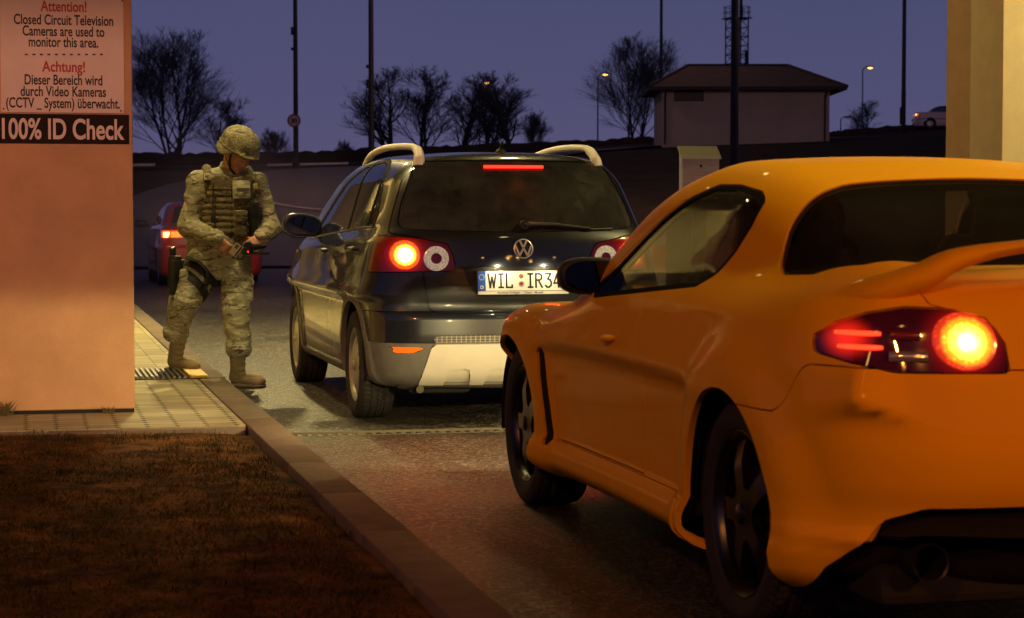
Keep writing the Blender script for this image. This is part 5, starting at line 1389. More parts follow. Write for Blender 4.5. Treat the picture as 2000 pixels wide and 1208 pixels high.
    J.ell(ch+V3(0, 0, .02), (.185, .125, .24), .05).cone(shR+V3(.02, 0, .0), shL+V3(-.02, 0, 0), .075, .075, .05)
    J.cone(V3(.03, 0, 1.05), V3(.0, 0, .92), .150, .165, .06)
    J.put(V3(-.26, -.2, .78), V3(.26, .2, 1.02), lambda x, y, z: np.maximum(np.sqrt(((x+.012+.02*(1.-z))/(.205+.12*(1.0-z)))**2+((y)/(.140+.08*(1.0-z)))**2)-1, 0)*.12+np.minimum(np.sqrt(((x+.012)/(.205+.12*(1.0-z)))**2+(y/(.140+.08*(1.0-z)))**2)-1, 0)*.12+np.maximum(.815+.02*np.sin(x*12)-z, 0)*3+np.maximum(z-1.02, 0)*3, .03)
    J.cone(shR, elR, .070, .066, .04).cone(nb+V3(-.04, 0, -.03), shR+V3(0, 0, .02), .05, .05, .04).cone(nb+V3(.04, 0, -.03), shL+V3(0, 0, .02), .05, .05, .04).cone(elR, wrR+(elR-wrR)*.02, .066, .050, .03)
    J.cone(shL, elL, .069, .065, .04).cone(elL, wrL+(elL-wrL)*.02, .065, .050, .03)
    # cuffs end square
    for a, b_ in ((elR, wrR), (elL, wrL)):
        e = unit(b_-a); c = b_+e*.035
        J.put(c-.075, c+.075, lambda x, y, z, e=e, b_=b_: np.maximum(-((x-b_[0])*e[0]+(y-b_[1])*e[1]+(z-b_[2])*e[2])+.004, np.sqrt((x-b_[0])**2+(y-b_[1])**2+(z-b_[2])**2)-.09), .004, 'sub')
        J.cone(b_-e*.035, b_-e*.012, .052, .054, .006)
    J.cone(nb+V3(-.045, .0, .0), nb+V3(-.05, .035, .05), .026, .016, .02).cone(nb+V3(.05, .01, -.01), nb+V3(.055, .045, .035), .026, .016, .02).cone(nb+V3(-.05, .035, .05), nb+V3(.055, .045, .035), .018, .018, .02)
    J.disp(folds(.0085, 11, 26, 3.))
    jk = J.build('jacket', M_camo, body)
    # ---------------- trousers
    Tr = Field((-.44, -.40, .05), (.30, .26, .98), .0065)
    Tr.ell(pel+V3(0, 0, -.02), (.175, .125, .13), .05)
    Tr.cone(hipR+V3(0, 0, -.02), knR, .112, .090, .05).cone(knR, anR+V3(-.005, 0, .16), .090, .076, .03).ell(anR+V3(-.003, 0, .165), (.086, .082, .055), .02)
    Tr.cone(hipL+V3(0, 0, -.02), knL, .106, .088, .05).cone(knL, anL+V3(0, .0, .16), .088, .078, .03).ell(anL+V3(-.003, 0, .155), (.088, .084, .055), .02)
    for c in (anR+V3(0, 0, .115), anL+V3(0, 0, .108)): Tr.ell(c+V3(0, 0, -.045), (.11, .11, .05), .004, 'sub')
    Tr.box(knR*.45+hipR*.55+V3(-.10, -.02, -.02), (.022, .075, .085), .015, .02); Tr.box(knL*.5+hipL*.5+V3(.095, -.01, -.02), (.022, .075, .085), .015, .02)
    Tr.disp(folds(.0105, 9, 22, 8.))
    Tr.build('trousers', M_camo, body)
    # ---------------- boots
    for an, kn, toe, zs in ((anR, knR, unit((.75, -.62, 0)), .10), (anL, knL, unit((.90, -.40, 0)), 0.)):
        K = Field(an+V3(-.16, -.22, -.13), an+V3(.27, .16, .28), .0055); sd = V3(-toe[1], toe[0], 0)
        M = np.stack([toe, sd, V3(0, 0, 1)], 1); ct = V3(an[0], an[1], zs); P = lambda i, j, k: ct+toe*i+sd*j+V3(0, 0, k)
        K.cone(an+(kn-an)*((zs+.30-an[2])/(kn[2]-an[2])), P(-.01, 0, .12), .058, .052, .02).ell(P(-.02, 0, .07), (.055, .044, .055), .02, M=M).ell(P(.075, 0, .052), (.085, .046, .048), .03, M=M).ell(P(.135, -.002, .043), (.055, .047, .036), .02, M=M)
        K.put(P(-.1, -.1, -.05)-.1, P(.2, .1, 0)+.1, lambda x, y, z, zs=zs: z-(zs+.016)+x*0+y*0, .004, 'sub')
        K.disp(lambda x, y, z: .0035*np.sin((z-zs)*165)*(z > zs+.07)*((x-ct[0])*toe[0]+(y-ct[1])*toe[1] > .01))
        bt = K.build('boot', M_boot, body)
        S_ = Field(an+V3(-.16, -.22, -.14), an+V3(.27, .16, .05), .0055)
        S_.box(P(-.035, 0, .014), (.055, .040, .014), .012, .012, M=M).box(P(.075, 0, .013), (.085, .044, .013), .012, .02, M=M).ell(P(.145, -.002, .013), (.050, .045, .014), .01, M=M)
        S_.build('sole', M_sole, bt)
    # ---------------- helmet with cloth cover
    Hm = Field(hc-.22, hc+.26, .0055)
    Hm.ell(hp(0, -.010, .070), (.128, .148, .122), .02, M=HM)
    Hm.put(hc-.2, hc+.2, lambda x, y, z: -(((x-hc[0])*u[0]+(y-hc[1])*u[1]+(z-hc[2])*u[2])-(.030-.012*sstep(.02, .12, ((x-hc[0])*f[0]+(y-hc[1])*f[1]+(z-hc[2])*f[2])) -.045*sstep(.06, -.06, ((x-hc[0])*f[0]+(y-hc[1])*f[1]+(z-hc[2])*f[2])))), .012, 'sub') if False else None
    def below(x, y, z):
        q = ((x-hc[0])*f[0]+(y-hc[1])*f[1]+(z-hc[2])*f[2]); w = ((x-hc[0])*u[0]+(y-hc[1])*u[1]+(z-hc[2])*u[2])
        return w-(.034-.055*sstep(.08, -.03, q))
    Hm.ell(hp(0, .118, .046), (.085, .045, .012), .025, M=HM)
    for k in (-1, 1): Hm.ell(hp(k*.115, -.02, .0), (.020, .085, .035), .03, M=HM)
    Hm.ell(hp(0, -.135, .0), (.085, .018, .035), .03, M=HM)
    Hm.put(hc-.2, hc+.2, below, .010, 'sub')
    Hm.ell(hp(0, -.01, .02), (.092, .112, .10), .01, 'sub', M=HM)
    Hm.disp(folds(.0065, 20, 24, 5.))
    hm = Hm.build('helmet', camo('camouflage_helmet', (.21, .19, .125), (.095, .085, .05), (.33, .30, .205), 1.3), body)
    mb = MB(); pts = [hp(.128*math.cos(a), -.010+.148*math.sin(a), .045+.006*math.sin(a)) for a in np.linspace(0, 2*math.pi, 40, endpoint=False)]; mb.tube(pts+[pts[0], pts[1]], .011, 6, caps=False, flat=.5); mb.build('helmet_band', M_camo2, hm, smooth=60)
    mb = MB()
    for k in (-1, 1): mb.tube([hp(k*.088, .03, .02), hp(k*.079, .035, -.045), hp(k*.060, .055, -.095), hp(k*.02, .085, -.120), hp(0, .088, -.122)], .008, 6, flat=.5); mb.tube([hp(k*.086, -.05, .0), hp(k*.080, .0, -.05), hp(k*.060, .050, -.095)], .007, 6, flat=.5)
    mb.build('chin_strap', M_nyl, hm, smooth=60)
    # ---------------- armour vest
    W = Field((-.20, -.26, .98), (.33, .24, 1.56), .0055)
    W.put((-.17, -.2, 1.02), (.28, .2, 1.47), lambda x, y, z: (smax(np.abs((x-.058)/(.178+.02*(1.25-z)))**2.6+np.abs((y+.005)/.158)**2.4-1, smax((z-1.455+.9*np.maximum(np.abs(x-.06)-.10, 0)), 1.03-z, .02)*8, .15))*.08, .01)
    W.ell((.08, -.10, 1.50), (.075, .10, .07), .02, 'sub')
    for c, hd in (((-.175, .0, 1.35), .065), ((.292, .0, 1.34), .065)): W.ell(c, (.085, .2, .12), .02, 'sub')
    W.cone((-.085, -.10, 1.43), (-.085, .06, 1.50), .034, .034, .02).cone((.200, -.10, 1.42), (.200, .06, 1.49), .034, .034, .02)
    # webbing rows
    def webbing(x, y, z):
        r = ((z-1.045)/.043) % 1; band = sstep(.18, .28, r)*sstep(.82, .72, r)*(z < 1.36)*(z > 1.05); st = (np.abs(((x-.03)/.045) % 1-.5) < .46)
        return .0055*band*st-.006*(np.abs(x-.075) < .006)*(y < 0)
    W.disp(webbing)
    vs_ = W.build('armour_vest', M_camo2, body, smooth_it=0)
    shade(vs_.data, 60)
    def pouch(name, c, hs, m, rot=(0, 0, 0), rad=.012, flap=True):
        q = Euler(rot).to_matrix(); mb = MB(); mb.rbox(c, [2*h for h in hs], rad, q)
        if flap: mb.rbox(Vector(c)+q@Vector((0, -hs[1]*.35, hs[2]*.55)), (hs[0]*2.08, hs[1]*1.6, hs[2]*1.0), rad*.8, q)
        return mb.build(name, m, vs_, smooth=40)
    pouch('ammunition_pouch', (.128, -.195, 1.105), (.042, .028, .105), M_camo2, (.05, 0, .12), .02)
    pouch('radio_pouch', (.218, -.165, 1.165), (.026, .026, .105), M_nyl, (.04, 0, .35))
    pouch('chest_panel', (.135, -.168, 1.355), (.062, .010, .062), M_camo, (-.12, 0, .12), .006, False)
    mb = MB(); mb.rbox((.145, -.184, 1.375), (.095, .006, .024), .002, Euler((-.12, 0, .12)).to_matrix()); mb.build('name_tape', mat('name_tape', (.42, .39, .29), .8), vs_)
    mb = MB(); mb.tube([(-.055, -.172, 1.40), (-.060, -.180, 1.30), (-.064, -.185, 1.20)], [.004, .006, .007], 6); mb.rbox((-.064, -.185, 1.165), (.026, .022, .075), .006); mb.build('radio_aerial', M_nyl, vs_, smooth=50)
    mb = MB(); mb.tube([(.205, -.150, 1.40), (.215, -.178, 1.36), (.212, -.182, 1.30), (.216, -.185, 1.24)], .006, 6); mb.cyl((.216, -.205, 1.245), (.216, -.175, 1.25), .014, n=12); mb.build('radio_cable', M_nyl, vs_, smooth=50)
    mb = MB(); mb.rbox((.232, -.155, 1.375), (.035, .02, .045), .008); mb.build('shoulder_patch', mat('patch_ochre', (.36, .24, .04), .8), vs_)
    for x in (-.085, .200):
        mb = MB(); mb.rbox((x, -.112, 1.440), (.062, .06, .012), .006, Euler((.75, 0, 0)).to_matrix()); mb.build('strap_flap', M_camo, vs_, smooth=40)
    # ---------------- thigh holster with straps
    ho = empty('holster', (0, 0, 0), 0, body)
    mb = MB(); mb.rbox((-.315, -.05, .79), (.068, .11, .23), .02, Euler((0, .06, -.5)).to_matrix()); mb.rbox((-.298, -.06, .755), (.034, .19, .24), .012, Euler((0, .06, -.5)).to_matrix()); mb.build('sheath', M_nyl, ho, smooth=40)
    mb = MB(); mb.rbox((-.325, -.03, .915), (.036, .055, .10), .014, Euler((.35, .05, -.5)).to_matrix()); mb.rbox((-.335, -.01, .94), (.03, .03, .05), .01); mb.build('pistol_grip', mat('grip_dark', (.02, .02, .022), .4), ho, smooth=40)
    def thigh_ring(t, r, w, tilt, name):
        c = hipR*(1-t)+knR*t; ax = unit(knR-hipR); e1 = unit(np.cross(ax, (0, 1, 0))); e2 = np.cross(ax, e1); mb = MB(); n = 40; vs = []
        for k in range(n):
            a = 2*math.pi*k/n; p = c+e1*r*math.cos(a)+e2*r*math.sin(a)+ax*tilt*math.cos(a+.4); o = unit(p-c)
            for dz, dr in ((-w, 0), (-w, .012), (w, .012), (w, 0)): vs.append(p+ax*dz+o*dr)
        mb.add(vs, [(k*4+j, k*4+(j+1) % 4, ((k+1) % n)*4+(j+1) % 4, ((k+1) % n)*4+j) for k in range(n) for j in range(4)]); return mb.build(name, M_nyl, ho, smooth=40)
    thigh_ring(.36, .120, .026, .02, 'thigh_strap'); thigh_ring(.62, .108, .028, .03, 'thigh_strap')
    mb = MB(); mb.tube([(-.235, -.115, .885), (-.16, -.155, .865), (-.10, -.165, .80), (-.095, -.165, .72), (-.13, -.160, .655)], [.032, .036, .036, .036, .030], 8, flat=.3); mb.build('hanger_strap', M_nyl, ho, smooth=50)
    # ---------------- things he holds (top level)
    def W3(p): return Vector((wx, wy, 0))+Matrix.Rotation(-YAW+.22, 3, 'Z')@Vector(p)
    c = W3((.083, -.325, .945)); t = empty('identity_card', c, -YAW+.22); tag(t, 'white identity card pinched in the soldier\'s right hand', 'card')
    q = Euler((.25, .62, .1)).to_matrix()
    mb = MB(); mb.rbox((0, 0, 0), (.060, .0016, .088), .0006, q, 1); mb.build('card', mat('card_white', (.72, .70, .60), .4), t)
    mb = MB(); mb.rbox(q@Vector((.018, -.0013, 0)), (.010, .0008, .080), .0002, q, 1); mb.build('stripe', M_blk, t)
    mb = MB(); mb.rbox(q@Vector((-.012, -.0013, .02)), (.022, .0008, .03), .0002, q, 1); mb.build('portrait', mat('card_print', (.30, .20, .14), .5), t)
    c = W3((.165, -.300, .965)); t = empty('handheld_scanner', c, -YAW+.22); tag(t, 'black handheld card scanner with small red light in the soldier\'s left hand', 'scanner')
    mb = MB(); mb.rbox((.0, 0, -.01), (.075, .065, .085), .02, Euler((.3, .35, 0)).to_matrix()); mb.rbox((-.02, -.03, -.03), (.05, .04, .05), .015); mb.build('scanner_head', mat('scanner_black', (.015, .015, .016), .3), t, smooth=40)
    mb = MB(); mb.tube([(.02, 0, .0), (.06, .02, .0), (.12, .045, .005)], [.022, .02, .018], 10); mb.rbox((.085, -.01, -.045), (.12, .03, .018), .007, Euler((0, .02, .2)).to_matrix()); mb.build('scanner_grip', mat('scanner_black', (.015,)*3, .3), t, smooth=40)
    mb = MB(); mb.rbox((-.005, -.055, -.032), (.008, .006, .010), .002); mb.build('scanner_light', emit_mat('scanner_led', (1, .02, .01), 4.), t)
    mb = MB(); mb.cyl((.045, -.035, -.03), (.060, -.035, -.03), .006, n=8); mb.rbox((0, -.03, .035), (.035, .02, .012), .004); mb.build('scanner_trim', mat('scanner_chrome', (.6, .6, .58), .25, metal=.8), t, smooth=40)
    return body
soldier()
# ------------------------------------------------------------------ warning signs on the pillar (flat boards screwed to the wall)
def spt(px, py, y=11.487):          # photograph position -> place on the pillar face
    v0 = Vector((SN, CS, 0)); rt = Vector((CS, -SN, 0)); a = math.atan((604-HY)/FPX); fw = v0*math.cos(a)-Vector((0, 0, math.sin(a))); up = v0*math.sin(a)+Vector((0, 0, math.cos(a)))
    r = fw+rt*((px-1000)/FPX)+up*((604-py)/FPX); t = y/r.y; return Vector((0, 0, CAMZ))+r*t
SGX0, SGX1 = spt(2, 200).x, spt(243, 200).x
Z1, Z0 = 2.72, spt(122, 221).z
M_swhite = mat('sign_white', (.74, .60, .55), .5, var=.06, scale=6)
M_sred = mat('sign_red_ink', (.42, .03, .03), .5); M_sblk = mat('sign_black_ink', (.012, .010, .010), .5)
sg = empty('warning_sign', ((SGX0+SGX1)/2, PYF, (Z0+Z1)/2)); tag(sg, 'white bilingual camera warning sign screwed to the pillar above the black strip', 'sign')
hx, hz = (SGX1-SGX0)/2, (Z1-Z0)/2
mb = MB(); mb.rbox((0, -.004, 0), (2*hx, .006, 2*hz), .004); mb.build('board', M_swhite, sg)
def rel(o, p): return Vector(p)-o.location
def fit_text(mb, txt, x0, x1, base, cap, o, y, bold=.012, only=None):
    """letters fitted between two picture columns on one base line, cap height in picture pixels"""
    A = rel(o, spt(x0, base)); Bq = rel(o, spt(x1, base)); ch = cap/352.
    size = ch/.70; me = text_mesh(txt, size, bold*size, 1., 'LEFT'); xs = [v.co.x for v in me.vertices]; m0, m1 = min(xs), max(xs); k = (Bq.x-A.x)/(m1-m0)
    mb.add([(A.x+(v.co.x-m0)*k, y, A.z+v.co.y) for v in me.vertices], [tuple(p.vertices) for p in me.polygons]); bpy.data.meshes.remove(me)
for t_, a, b, ba, c in (('Attention!', 79, 169, 22, 20), ('Achtung!', 82, 166, 140, 20)): 
    mb = MB(); fit_text(mb, t_, a, b, ba, c, sg, -.0085, .022); mb.build('red_lettering', M_sred, sg)
for t_, a, b, ba, c in (('Closed Circuit Television', 27, 221, 47, 19), ('Cameras are used to', 44, 204, 69.5, 19), ('monitor this area.', 56, 192, 91, 19),
                        ('Dieser Bereich wird', 48, 200, 165, 19), ('durch Video Kameras', 40, 207, 187.5, 19), ('(CCTV _ System) überwacht.', 12, 234, 210, 19)): 
    mb = MB(); fit_text(mb, t_, a, b, ba, c, sg, -.0085, .020); mb.build('black_lettering', M_sblk, sg)
mb = MB()
for k in range(11):
    p = rel(sg, spt(51.5+14.65*k, 107)); mb.box((p.x-.008, -.009, p.z-.004), (p.x+.008, -.0082, p.z+.004))
mb.build('dashed_rule', M_sblk, sg)
for px, py in ((239, 2), (236, 217), (7, 213)):
    p = rel(sg, spt(px, py)); mb = MB(); mb.cyl((p.x, -.006, p.z), (p.x, -.010, p.z), .005, n=10); mb.build('screw', M_blk, sg)
BX0, BX1, BZ1, BZ0 = spt(-9, 250).x, spt(252, 250).x, spt(122, 223.5).z, spt(122, 281).z
s2 = empty('check_sign', ((BX0+BX1)/2, PYF, (BZ0+BZ1)/2)); tag(s2, 'black strip sign reading 100% ID Check on the pink pillar', 'sign')
mb = MB(); mb.rbox((0, -.004, 0), (BX1-BX0, .006, BZ1-BZ0), .002); mb.build('board', mat('sign_black', (.016, .007, .007), .6, spec=.15), s2)
mb = MB(); fit_text(mb, '100% ID Check', 4, 243, 270.5, 38, s2, -.0082, .022); mb.build('lettering', M_swhite, s2)
for px in (2, 246):
    p = rel(s2, spt(px, 252)); mb = MB(); mb.cyl((p.x, -.006, p.z), (p.x, -.010, p.z), .004, n=10); mb.build('screw', mat('screw_dark', (.08, .05, .05), .4, metal=.6), s2)

# ------------------------------------------------------------------ foot grate with yellow strip
fg = empty('foot_grate', (.95, 14.1, PZ)); tag(fg, 'ribbed metal foot grate with a yellow end strip set in the pavement', 'grate')
mb = MB(); mb.box((-.75, -.40, .001), (.235, .40, .006)); mb.build('tray', mat('tray_dark', (.03, .022, .018), .8), fg)
mb = MB()
for k in range(24): 
    x = -.74+k*.035; mb.box((x, -.40, .005), (x+.016, .40, .022))
mb.build('rib', mat('rib_aluminium', (.30, .27, .24), .4, metal=.7, var=.4, scale=15), fg)['kind'] = 'stuff'
mb = MB(); mb.box((.105, -.40, .007), (.225, .40, .024), bev=.003); mb.build('edge_strip', mat('safety_yellow', (.75, .45, .01), .6, var=.25, scale=30), fg)
mb = MB(); mb.box((.237, -.39, .001), (.34, .30, .005)); mb.build('worn_patch', mat('worn_rust', (.10, .05, .035), .85, var=.4, scale=20), fg)

# ------------------------------------------------------------------ right gate column
M_cream = mat('cream_render', (.66, .55, .33), .8, var=.10, scale=7, bump=.25, bscale=170)
CX = 5.76
rc = empty('gate_column', (CX, 11.49, PZ)); tag(rc, 'pale cream gate column on the island at the right edge', 'column')
mb = MB(); mb.rbox((.75, .225, 2.26), (1.5, .45, 4.52), .01); mb.build('shaft', M_cream, rc, smooth=40)
mb = MB(); mb.box((.004, .453, 0), (1.4, .79, 4.5)); mb.build('rear_pier', mat('tan_render', (.50, .34, .20), .85, var=.1, scale=7, bump=.25, bscale=170), rc)
mb = MB(); mb.box((4.45, -3, -.1), (9.0, 22, .12), bev=.02); tag(mb.build('kerb_island', M_kerb, smooth=40), kind='structure')
# ------------------------------------------------------------------ card reader cabinet and striped marker post on the island
bx = empty('reader_cabinet', (4.86, 14.55, .12), -.20); tag(bx, 'brushed metal reader cabinet with sloping lid on the island beyond the yellow coupe', 'cabinet')
M_steel = mat('brushed_steel', (.45, .42, .40), .38, metal=.8, var=.2, scale=6, stretch=(1, 1, 12))
mb = MB(); W = .135
mb.add([(-W, -.11, 1.18), (W, -.11, 1.18), (W, .12, 1.18), (-W, .12, 1.18), (-W, -.11, 1.475), (W, -.11, 1.475), (W, .12, 1.555), (-W, .12, 1.555)], [(0, 3, 2, 1), (0, 1, 5, 4), (1, 2, 6, 5), (2, 3, 7, 6), (3, 0, 4, 7), (4, 5, 6, 7)])
mb.build('housing', M_steel, bx, bevel=.006)
mb = MB(); mb.add([(-W-.012, -.135, 1.468), (W+.012, -.135, 1.468), (W+.012, .13, 1.560), (-W-.012, .13, 1.560), (-W-.012, -.135, 1.480), (W+.012, -.135, 1.480), (W+.012, .13, 1.572), (-W-.012, .13, 1.572)], [(0, 3, 2, 1), (0, 1, 5, 4), (1, 2, 6, 5), (2, 3, 7, 6), (3, 0, 4, 7), (4, 5, 6, 7)])
mb.build('lid', mat('lid_steel', (.55, .56, .50), .35, metal=.7), bx)
mb = MB(); mb.box((-.05, -.04, 0), (.05, .06, 1.18), bev=.01); mb.cyl((.0, -.11, 1.42), (.0, -.118, 1.42), .010, n=12); mb.build('stand', M_blk, bx)
mk = empty('marker_post', (4.72, 15.1, .12)); tag(mk, 'orange and white striped marker post on the island seen through the coupe window', 'post')
for i, (z0, z1) in enumerate(((0, .30), (.30, .62), (.62, .83), (.83, .98))):
    mb = MB(); mb.rbox((0, 0, (z0+z1)/2), (.11, .06, z1-z0-.002), .008)
    mb.build('band', mat('band_orange', (.85, .20, .01), .5) if i % 2 == 0 else mat('band_white', (.75, .72, .62), .5), mk, smooth=40)
# ------------------------------------------------------------------ masts and small lamps
def px_place(px, d): l = (px-1000)/FPX*d; return wxy(d, l)
M_mast = mat('mast_grey', (.045, .04, .04), .6, metal=.3, var=.3, scale=2)
def mast(px, d, w, h, label, arm=1.2, rz=0., power=0., box=None, lit=0, aim=(0, 0, 0)):
    x, y = px_place(px, d); z = terrain_z(x, y); t = empty('light_mast', (x, y, z), -YAW); tag(t, label, 'mast', 'tall light masts beyond the gate')
    mb = MB(); r = w*d/FPX/2; mb.cyl((0, 0, 0), (0, 0, 2.2), r*1.08, n=12); mb.cyl((0, 0, 2.2), (0, 0, h), r, r*.7, n=12); mb.build('pole', M_mast, t, smooth=40)
    mb = MB(); mb.cyl((0, 0, 0), (0, 0, .35), r*1.9, r*1.5, n=10); mb.build('footing', mat('mast_footing', (.02, .018, .02), .9), t, smooth=40)
    hd = MB(); hd.tube([(0, 0, h-.1), (arm*.5, 0, h+.15), (arm, 0, h+.2)], r*.5, 8); hd.rbox((arm+.3, 0, h+.2), (.8, .35, .18), .06); hd.build('lamp_arm', M_mast, t, smooth=40)
    for zz, hs in (box or []):
        b = MB(); b.rbox((-r*1.15, -r*.6, zz), (r*1.2, r*1.4, hs), .02); b.build('junction_box', M_blk, t)
    if power: lamp_light('mast_light', 'SPOT', (arm+.3, 0, h+.05), (1, .5, .3), power, t, .15, 160, .4, aim)
    return t
m1 = mast(579, 93, 9.5, 14, 'tall dark mast with the round speed sign, leftmost of the masts', box=[(6.2, .35), (5.4, .12)], power=1000.)
m2 = mast(726, 72, 11, 13, 'tall brown mast rising behind the left roof rail of the hatchback', box=[(3.9, .30), (4.5, .12)], power=420.)
m3 = mast(1290, 108, 6.5, 15, 'thin mast lit orange behind the left eave of the small building', power=900.)
m4 = mast(1433, 60, 17, 12, 'thickest mast standing in front of the small hipped building', box=[], power=3200., aim=(1.5, 26, 1))
m5 = mast(1762, 108, 8.5, 15, 'tall dark mast left of the cream column', box=[(.9, .9)])
# speed limit sign on the first mast
x, y = px_place(576, 92.7); z = 1.2+(415-237)*92.7/FPX
sgn = empty('speed_sign', (x, y, z), -YAW); tag(sgn, 'round red ringed speed limit sign reading 30 on the leftmost mast', 'sign')
mb = MB(); n = 32
mb.add([(.30*math.cos(2*math.pi*k/n), yy, .30*math.sin(2*math.pi*k/n)) for yy in (-.13, -.10) for k in range(n)], [tuple(range(n)), tuple(range(n, 2*n))]+[(k, (k+1) % n, n+(k+1) % n, n+k) for k in range(n)]); mb.build('plate', mat('sign_face', (.55, .5, .46), .6), sgn)
mb = MB(); mb.add([(q*math.cos(2*math.pi*k/n), -.134, q*math.sin(2*math.pi*k/n)) for q in (.30, .225) for k in range(n)], [(k, (k+1) % n, n+(k+1) % n, n+k) for k in range(n)]); mb.build('ring', mat('ring_red', (.28, .02, .02), .5), sgn)
mb = MB(); add_text(mb, '30', .30, lambda u, v: (u, -.137, v-.105), .012, .95); mb.build('numerals', M_sblk, sgn)
def small_lamp(px, d, ypx, label, side, lit=40, h=None, seen=True):
    x, y = px_place(px, d); z = terrain_z(x, y); ht = 1.2+(415-ypx)*d/FPX-z
    return street_lamp((x, y, z), ht-.15, .35*d/150, label, 'small street lamps on the far road', lit=lit, r=.05*d/120, rz=-YAW+(0 if side > 0 else math.pi), head=.42*d/150)
small_lamp(937, 150, 162, 'glowing street lamp in front of the bare tree row', 1, 4)
small_lamp(1167, 150, 146, 'glowing street lamp left of the large tree by the building', 1, 4)
small_lamp(1682, 150, 133, 'glowing street lamp right of the small building', 1, 4)
small_lamp(1640, 190, 230, 'short unlit street lamp just right of the small building', 1, 0)
# ------------------------------------------------------------------ small building with hipped roof
d = 98.; S = FPX/d
x, y = px_place(1455, d); hz0 = 1.2+(415-283)/S
hb = empty('hipped_building', (x, y, hz0), -YAW); tag(hb, 'small pale building with a dark hipped tile roof on the rise', 'building')
U = lambda px: (px-1455)/S
M_hw = mat('house_render', (.46, .38, .30), .9, var=.12, scale=.8, bump=.2, bscale=30)
M_roof = mat('roof_tile', (.065, .048, .042), .8, var=.3, scale=1.5, bump=.8, bscale=12)
wt = (283-176)/S
mb = MB(); mb.box((U(1292), 0, -.6), (U(1618), 5.5, wt)); mb.build('wall', M_hw, hb)
e0, e1, ez, rz_ = U(1266), U(1648), (283-172)/S, (283-122)/S; r0, r1 = U(1352), U(1551); yf, yb = -.65, 6.1; ym = (yf+yb)/2
mb = MB(); mb.add([(e0, yf, ez), (e1, yf, ez), (e1, yb, ez), (e0, yb, ez), (r0, ym, rz_), (r1, ym, rz_)], [(0, 1, 5, 4), (1, 2, 5), (2, 3, 4, 5), (3, 0, 4)])
# rows of tiles as fine steps
mb.build('roof', M_roof, hb)
mb = MB(); mb.box((e0, yf, ez-.16), (e1, yf+.10, ez-.004)); mb.box((e0, yb-.10, ez-.16), (e1, yb, ez-.004)); mb.box((e0, yf+.102, ez-.16), (e0+.1, yb-.102, ez-.004)); mb.box((e1-.1, yf+.102, ez-.16), (e1, yb-.102, ez-.004)); mb.box((e0+.103, yf+.103, ez-.10), (e1-.103, yb-.103, ez-.06)); mb.build('eave', mat('eave_wood', (.04, .03, .03), .8), hb)
mb = MB()
for a, b in (((e0, yf, ez), (r0, ym, rz_)), ((e1, yf, ez), (r1, ym, rz_)), ((r0, ym, rz_), (r1, ym, rz_))): mb.tube([a, b], .09, 6)
mb.build('ridge_tile', M_roof, hb, smooth=50)
wn = MB(); wn.box((U(1316), -.03, (283-199)/S), (U(1373), .02, (283-177)/S)); w_ = wn.build('window', mat('window_frame_dark', (.012, .012, .014), .6), hb)
wn = MB(); wn.box((U(1319), -.04, (283-197)/S), (U(1370), -.032, (283-179)/S)); wn.build('pane', mat('dark_pane', (.01, .01, .012), .5), w_)
for px in (1299, 1610):
    mb = MB(); mb.tube([(U(px), -.62, ez-.12), (U(px)-.02, -.30, ez-.32), (U(px)-.03, -.07, ez-.45), (U(px)-.03, -.07, 0)], .05, 8); mb.build('downpipe', mat('pipe_dark', (.03, .028, .028), .6), hb, smooth=50)
# ------------------------------------------------------------------ lattice radio tower
d = 210.; S = FPX/d; x, y = px_place(1437, d); z = terrain_z(x, y)
tw = empty('radio_tower', (x, y, z), -YAW+.35); tag(tw, 'lattice radio tower with a railed top platform behind the building', 'tower')
zt = 1.2+(415-40)/S-z; hw = .85; M_tw = mat('tower_steel', (.035, .033, .04), .6, metal=.4)
mb = MB()
for sx in (-1, 1):
    for sy in (-1, 1): mb.cyl((sx*hw, sy*hw, 0), (sx*hw, sy*hw, zt), .075, n=6)
mb.build('leg_frame', M_tw, tw)
mb = MB(); nz_ = 16
cs = [(-hw, -hw), (hw, -hw), (hw, hw), (-hw, hw)]
for k in range(nz_):
    a, b = zt*k/nz_, zt*(k+1)/nz_
    for i in range(4):
        p, q = cs[i], cs[(i+1) % 4]
        mb.cyl((*p, b), (*q, b), .035, n=5); mb.cyl((*p, a), (*q, b), .035, n=5) if k % 2 else mb.cyl((*q, a), (*p, b), .035, n=5)
mb.build('bracing', M_tw, tw)
mb = MB(); mb.box((-1.15, -1.15, zt), (1.15, 1.15, zt+.1))
for i in range(12):
    a = 2*math.pi*i/12; mb.cyl((1.1*math.cos(a)*1.2, 1.1*math.sin(a)*1.2, zt+.1), (1.1*math.cos(a)*1.2, 1.1*math.sin(a)*1.2, zt+1.2), .03, n=5)
for hh in (.65, 1.2): mb.tube([(1.32*math.cos(a), 1.32*math.sin(a), zt+hh) for a in np.linspace(0, 6.2832, 13)], .03, 5, caps=False)
mb.build('platform', M_tw, tw)
for xx, yy, h0, h1 in ((-.9, -1.1, zt-2.6, zt-.6), (.55, -1.05, zt-4.9, zt-3.2), (-.4, .2, zt, zt+1.9), (.3, -.3, zt, zt+2.2)):
    mb = MB(); mb.cyl((xx, yy, h0), (xx, yy, h1), .16, n=10); mb.build('antenna', mat('antenna_grey', (.05, .05, .06), .6), tw, smooth=40)
mb = MB(); mb.cyl((.0, .0, 0), (0, 0, zt), .30, n=10); mb.build('cable_shaft', M_tw, tw)
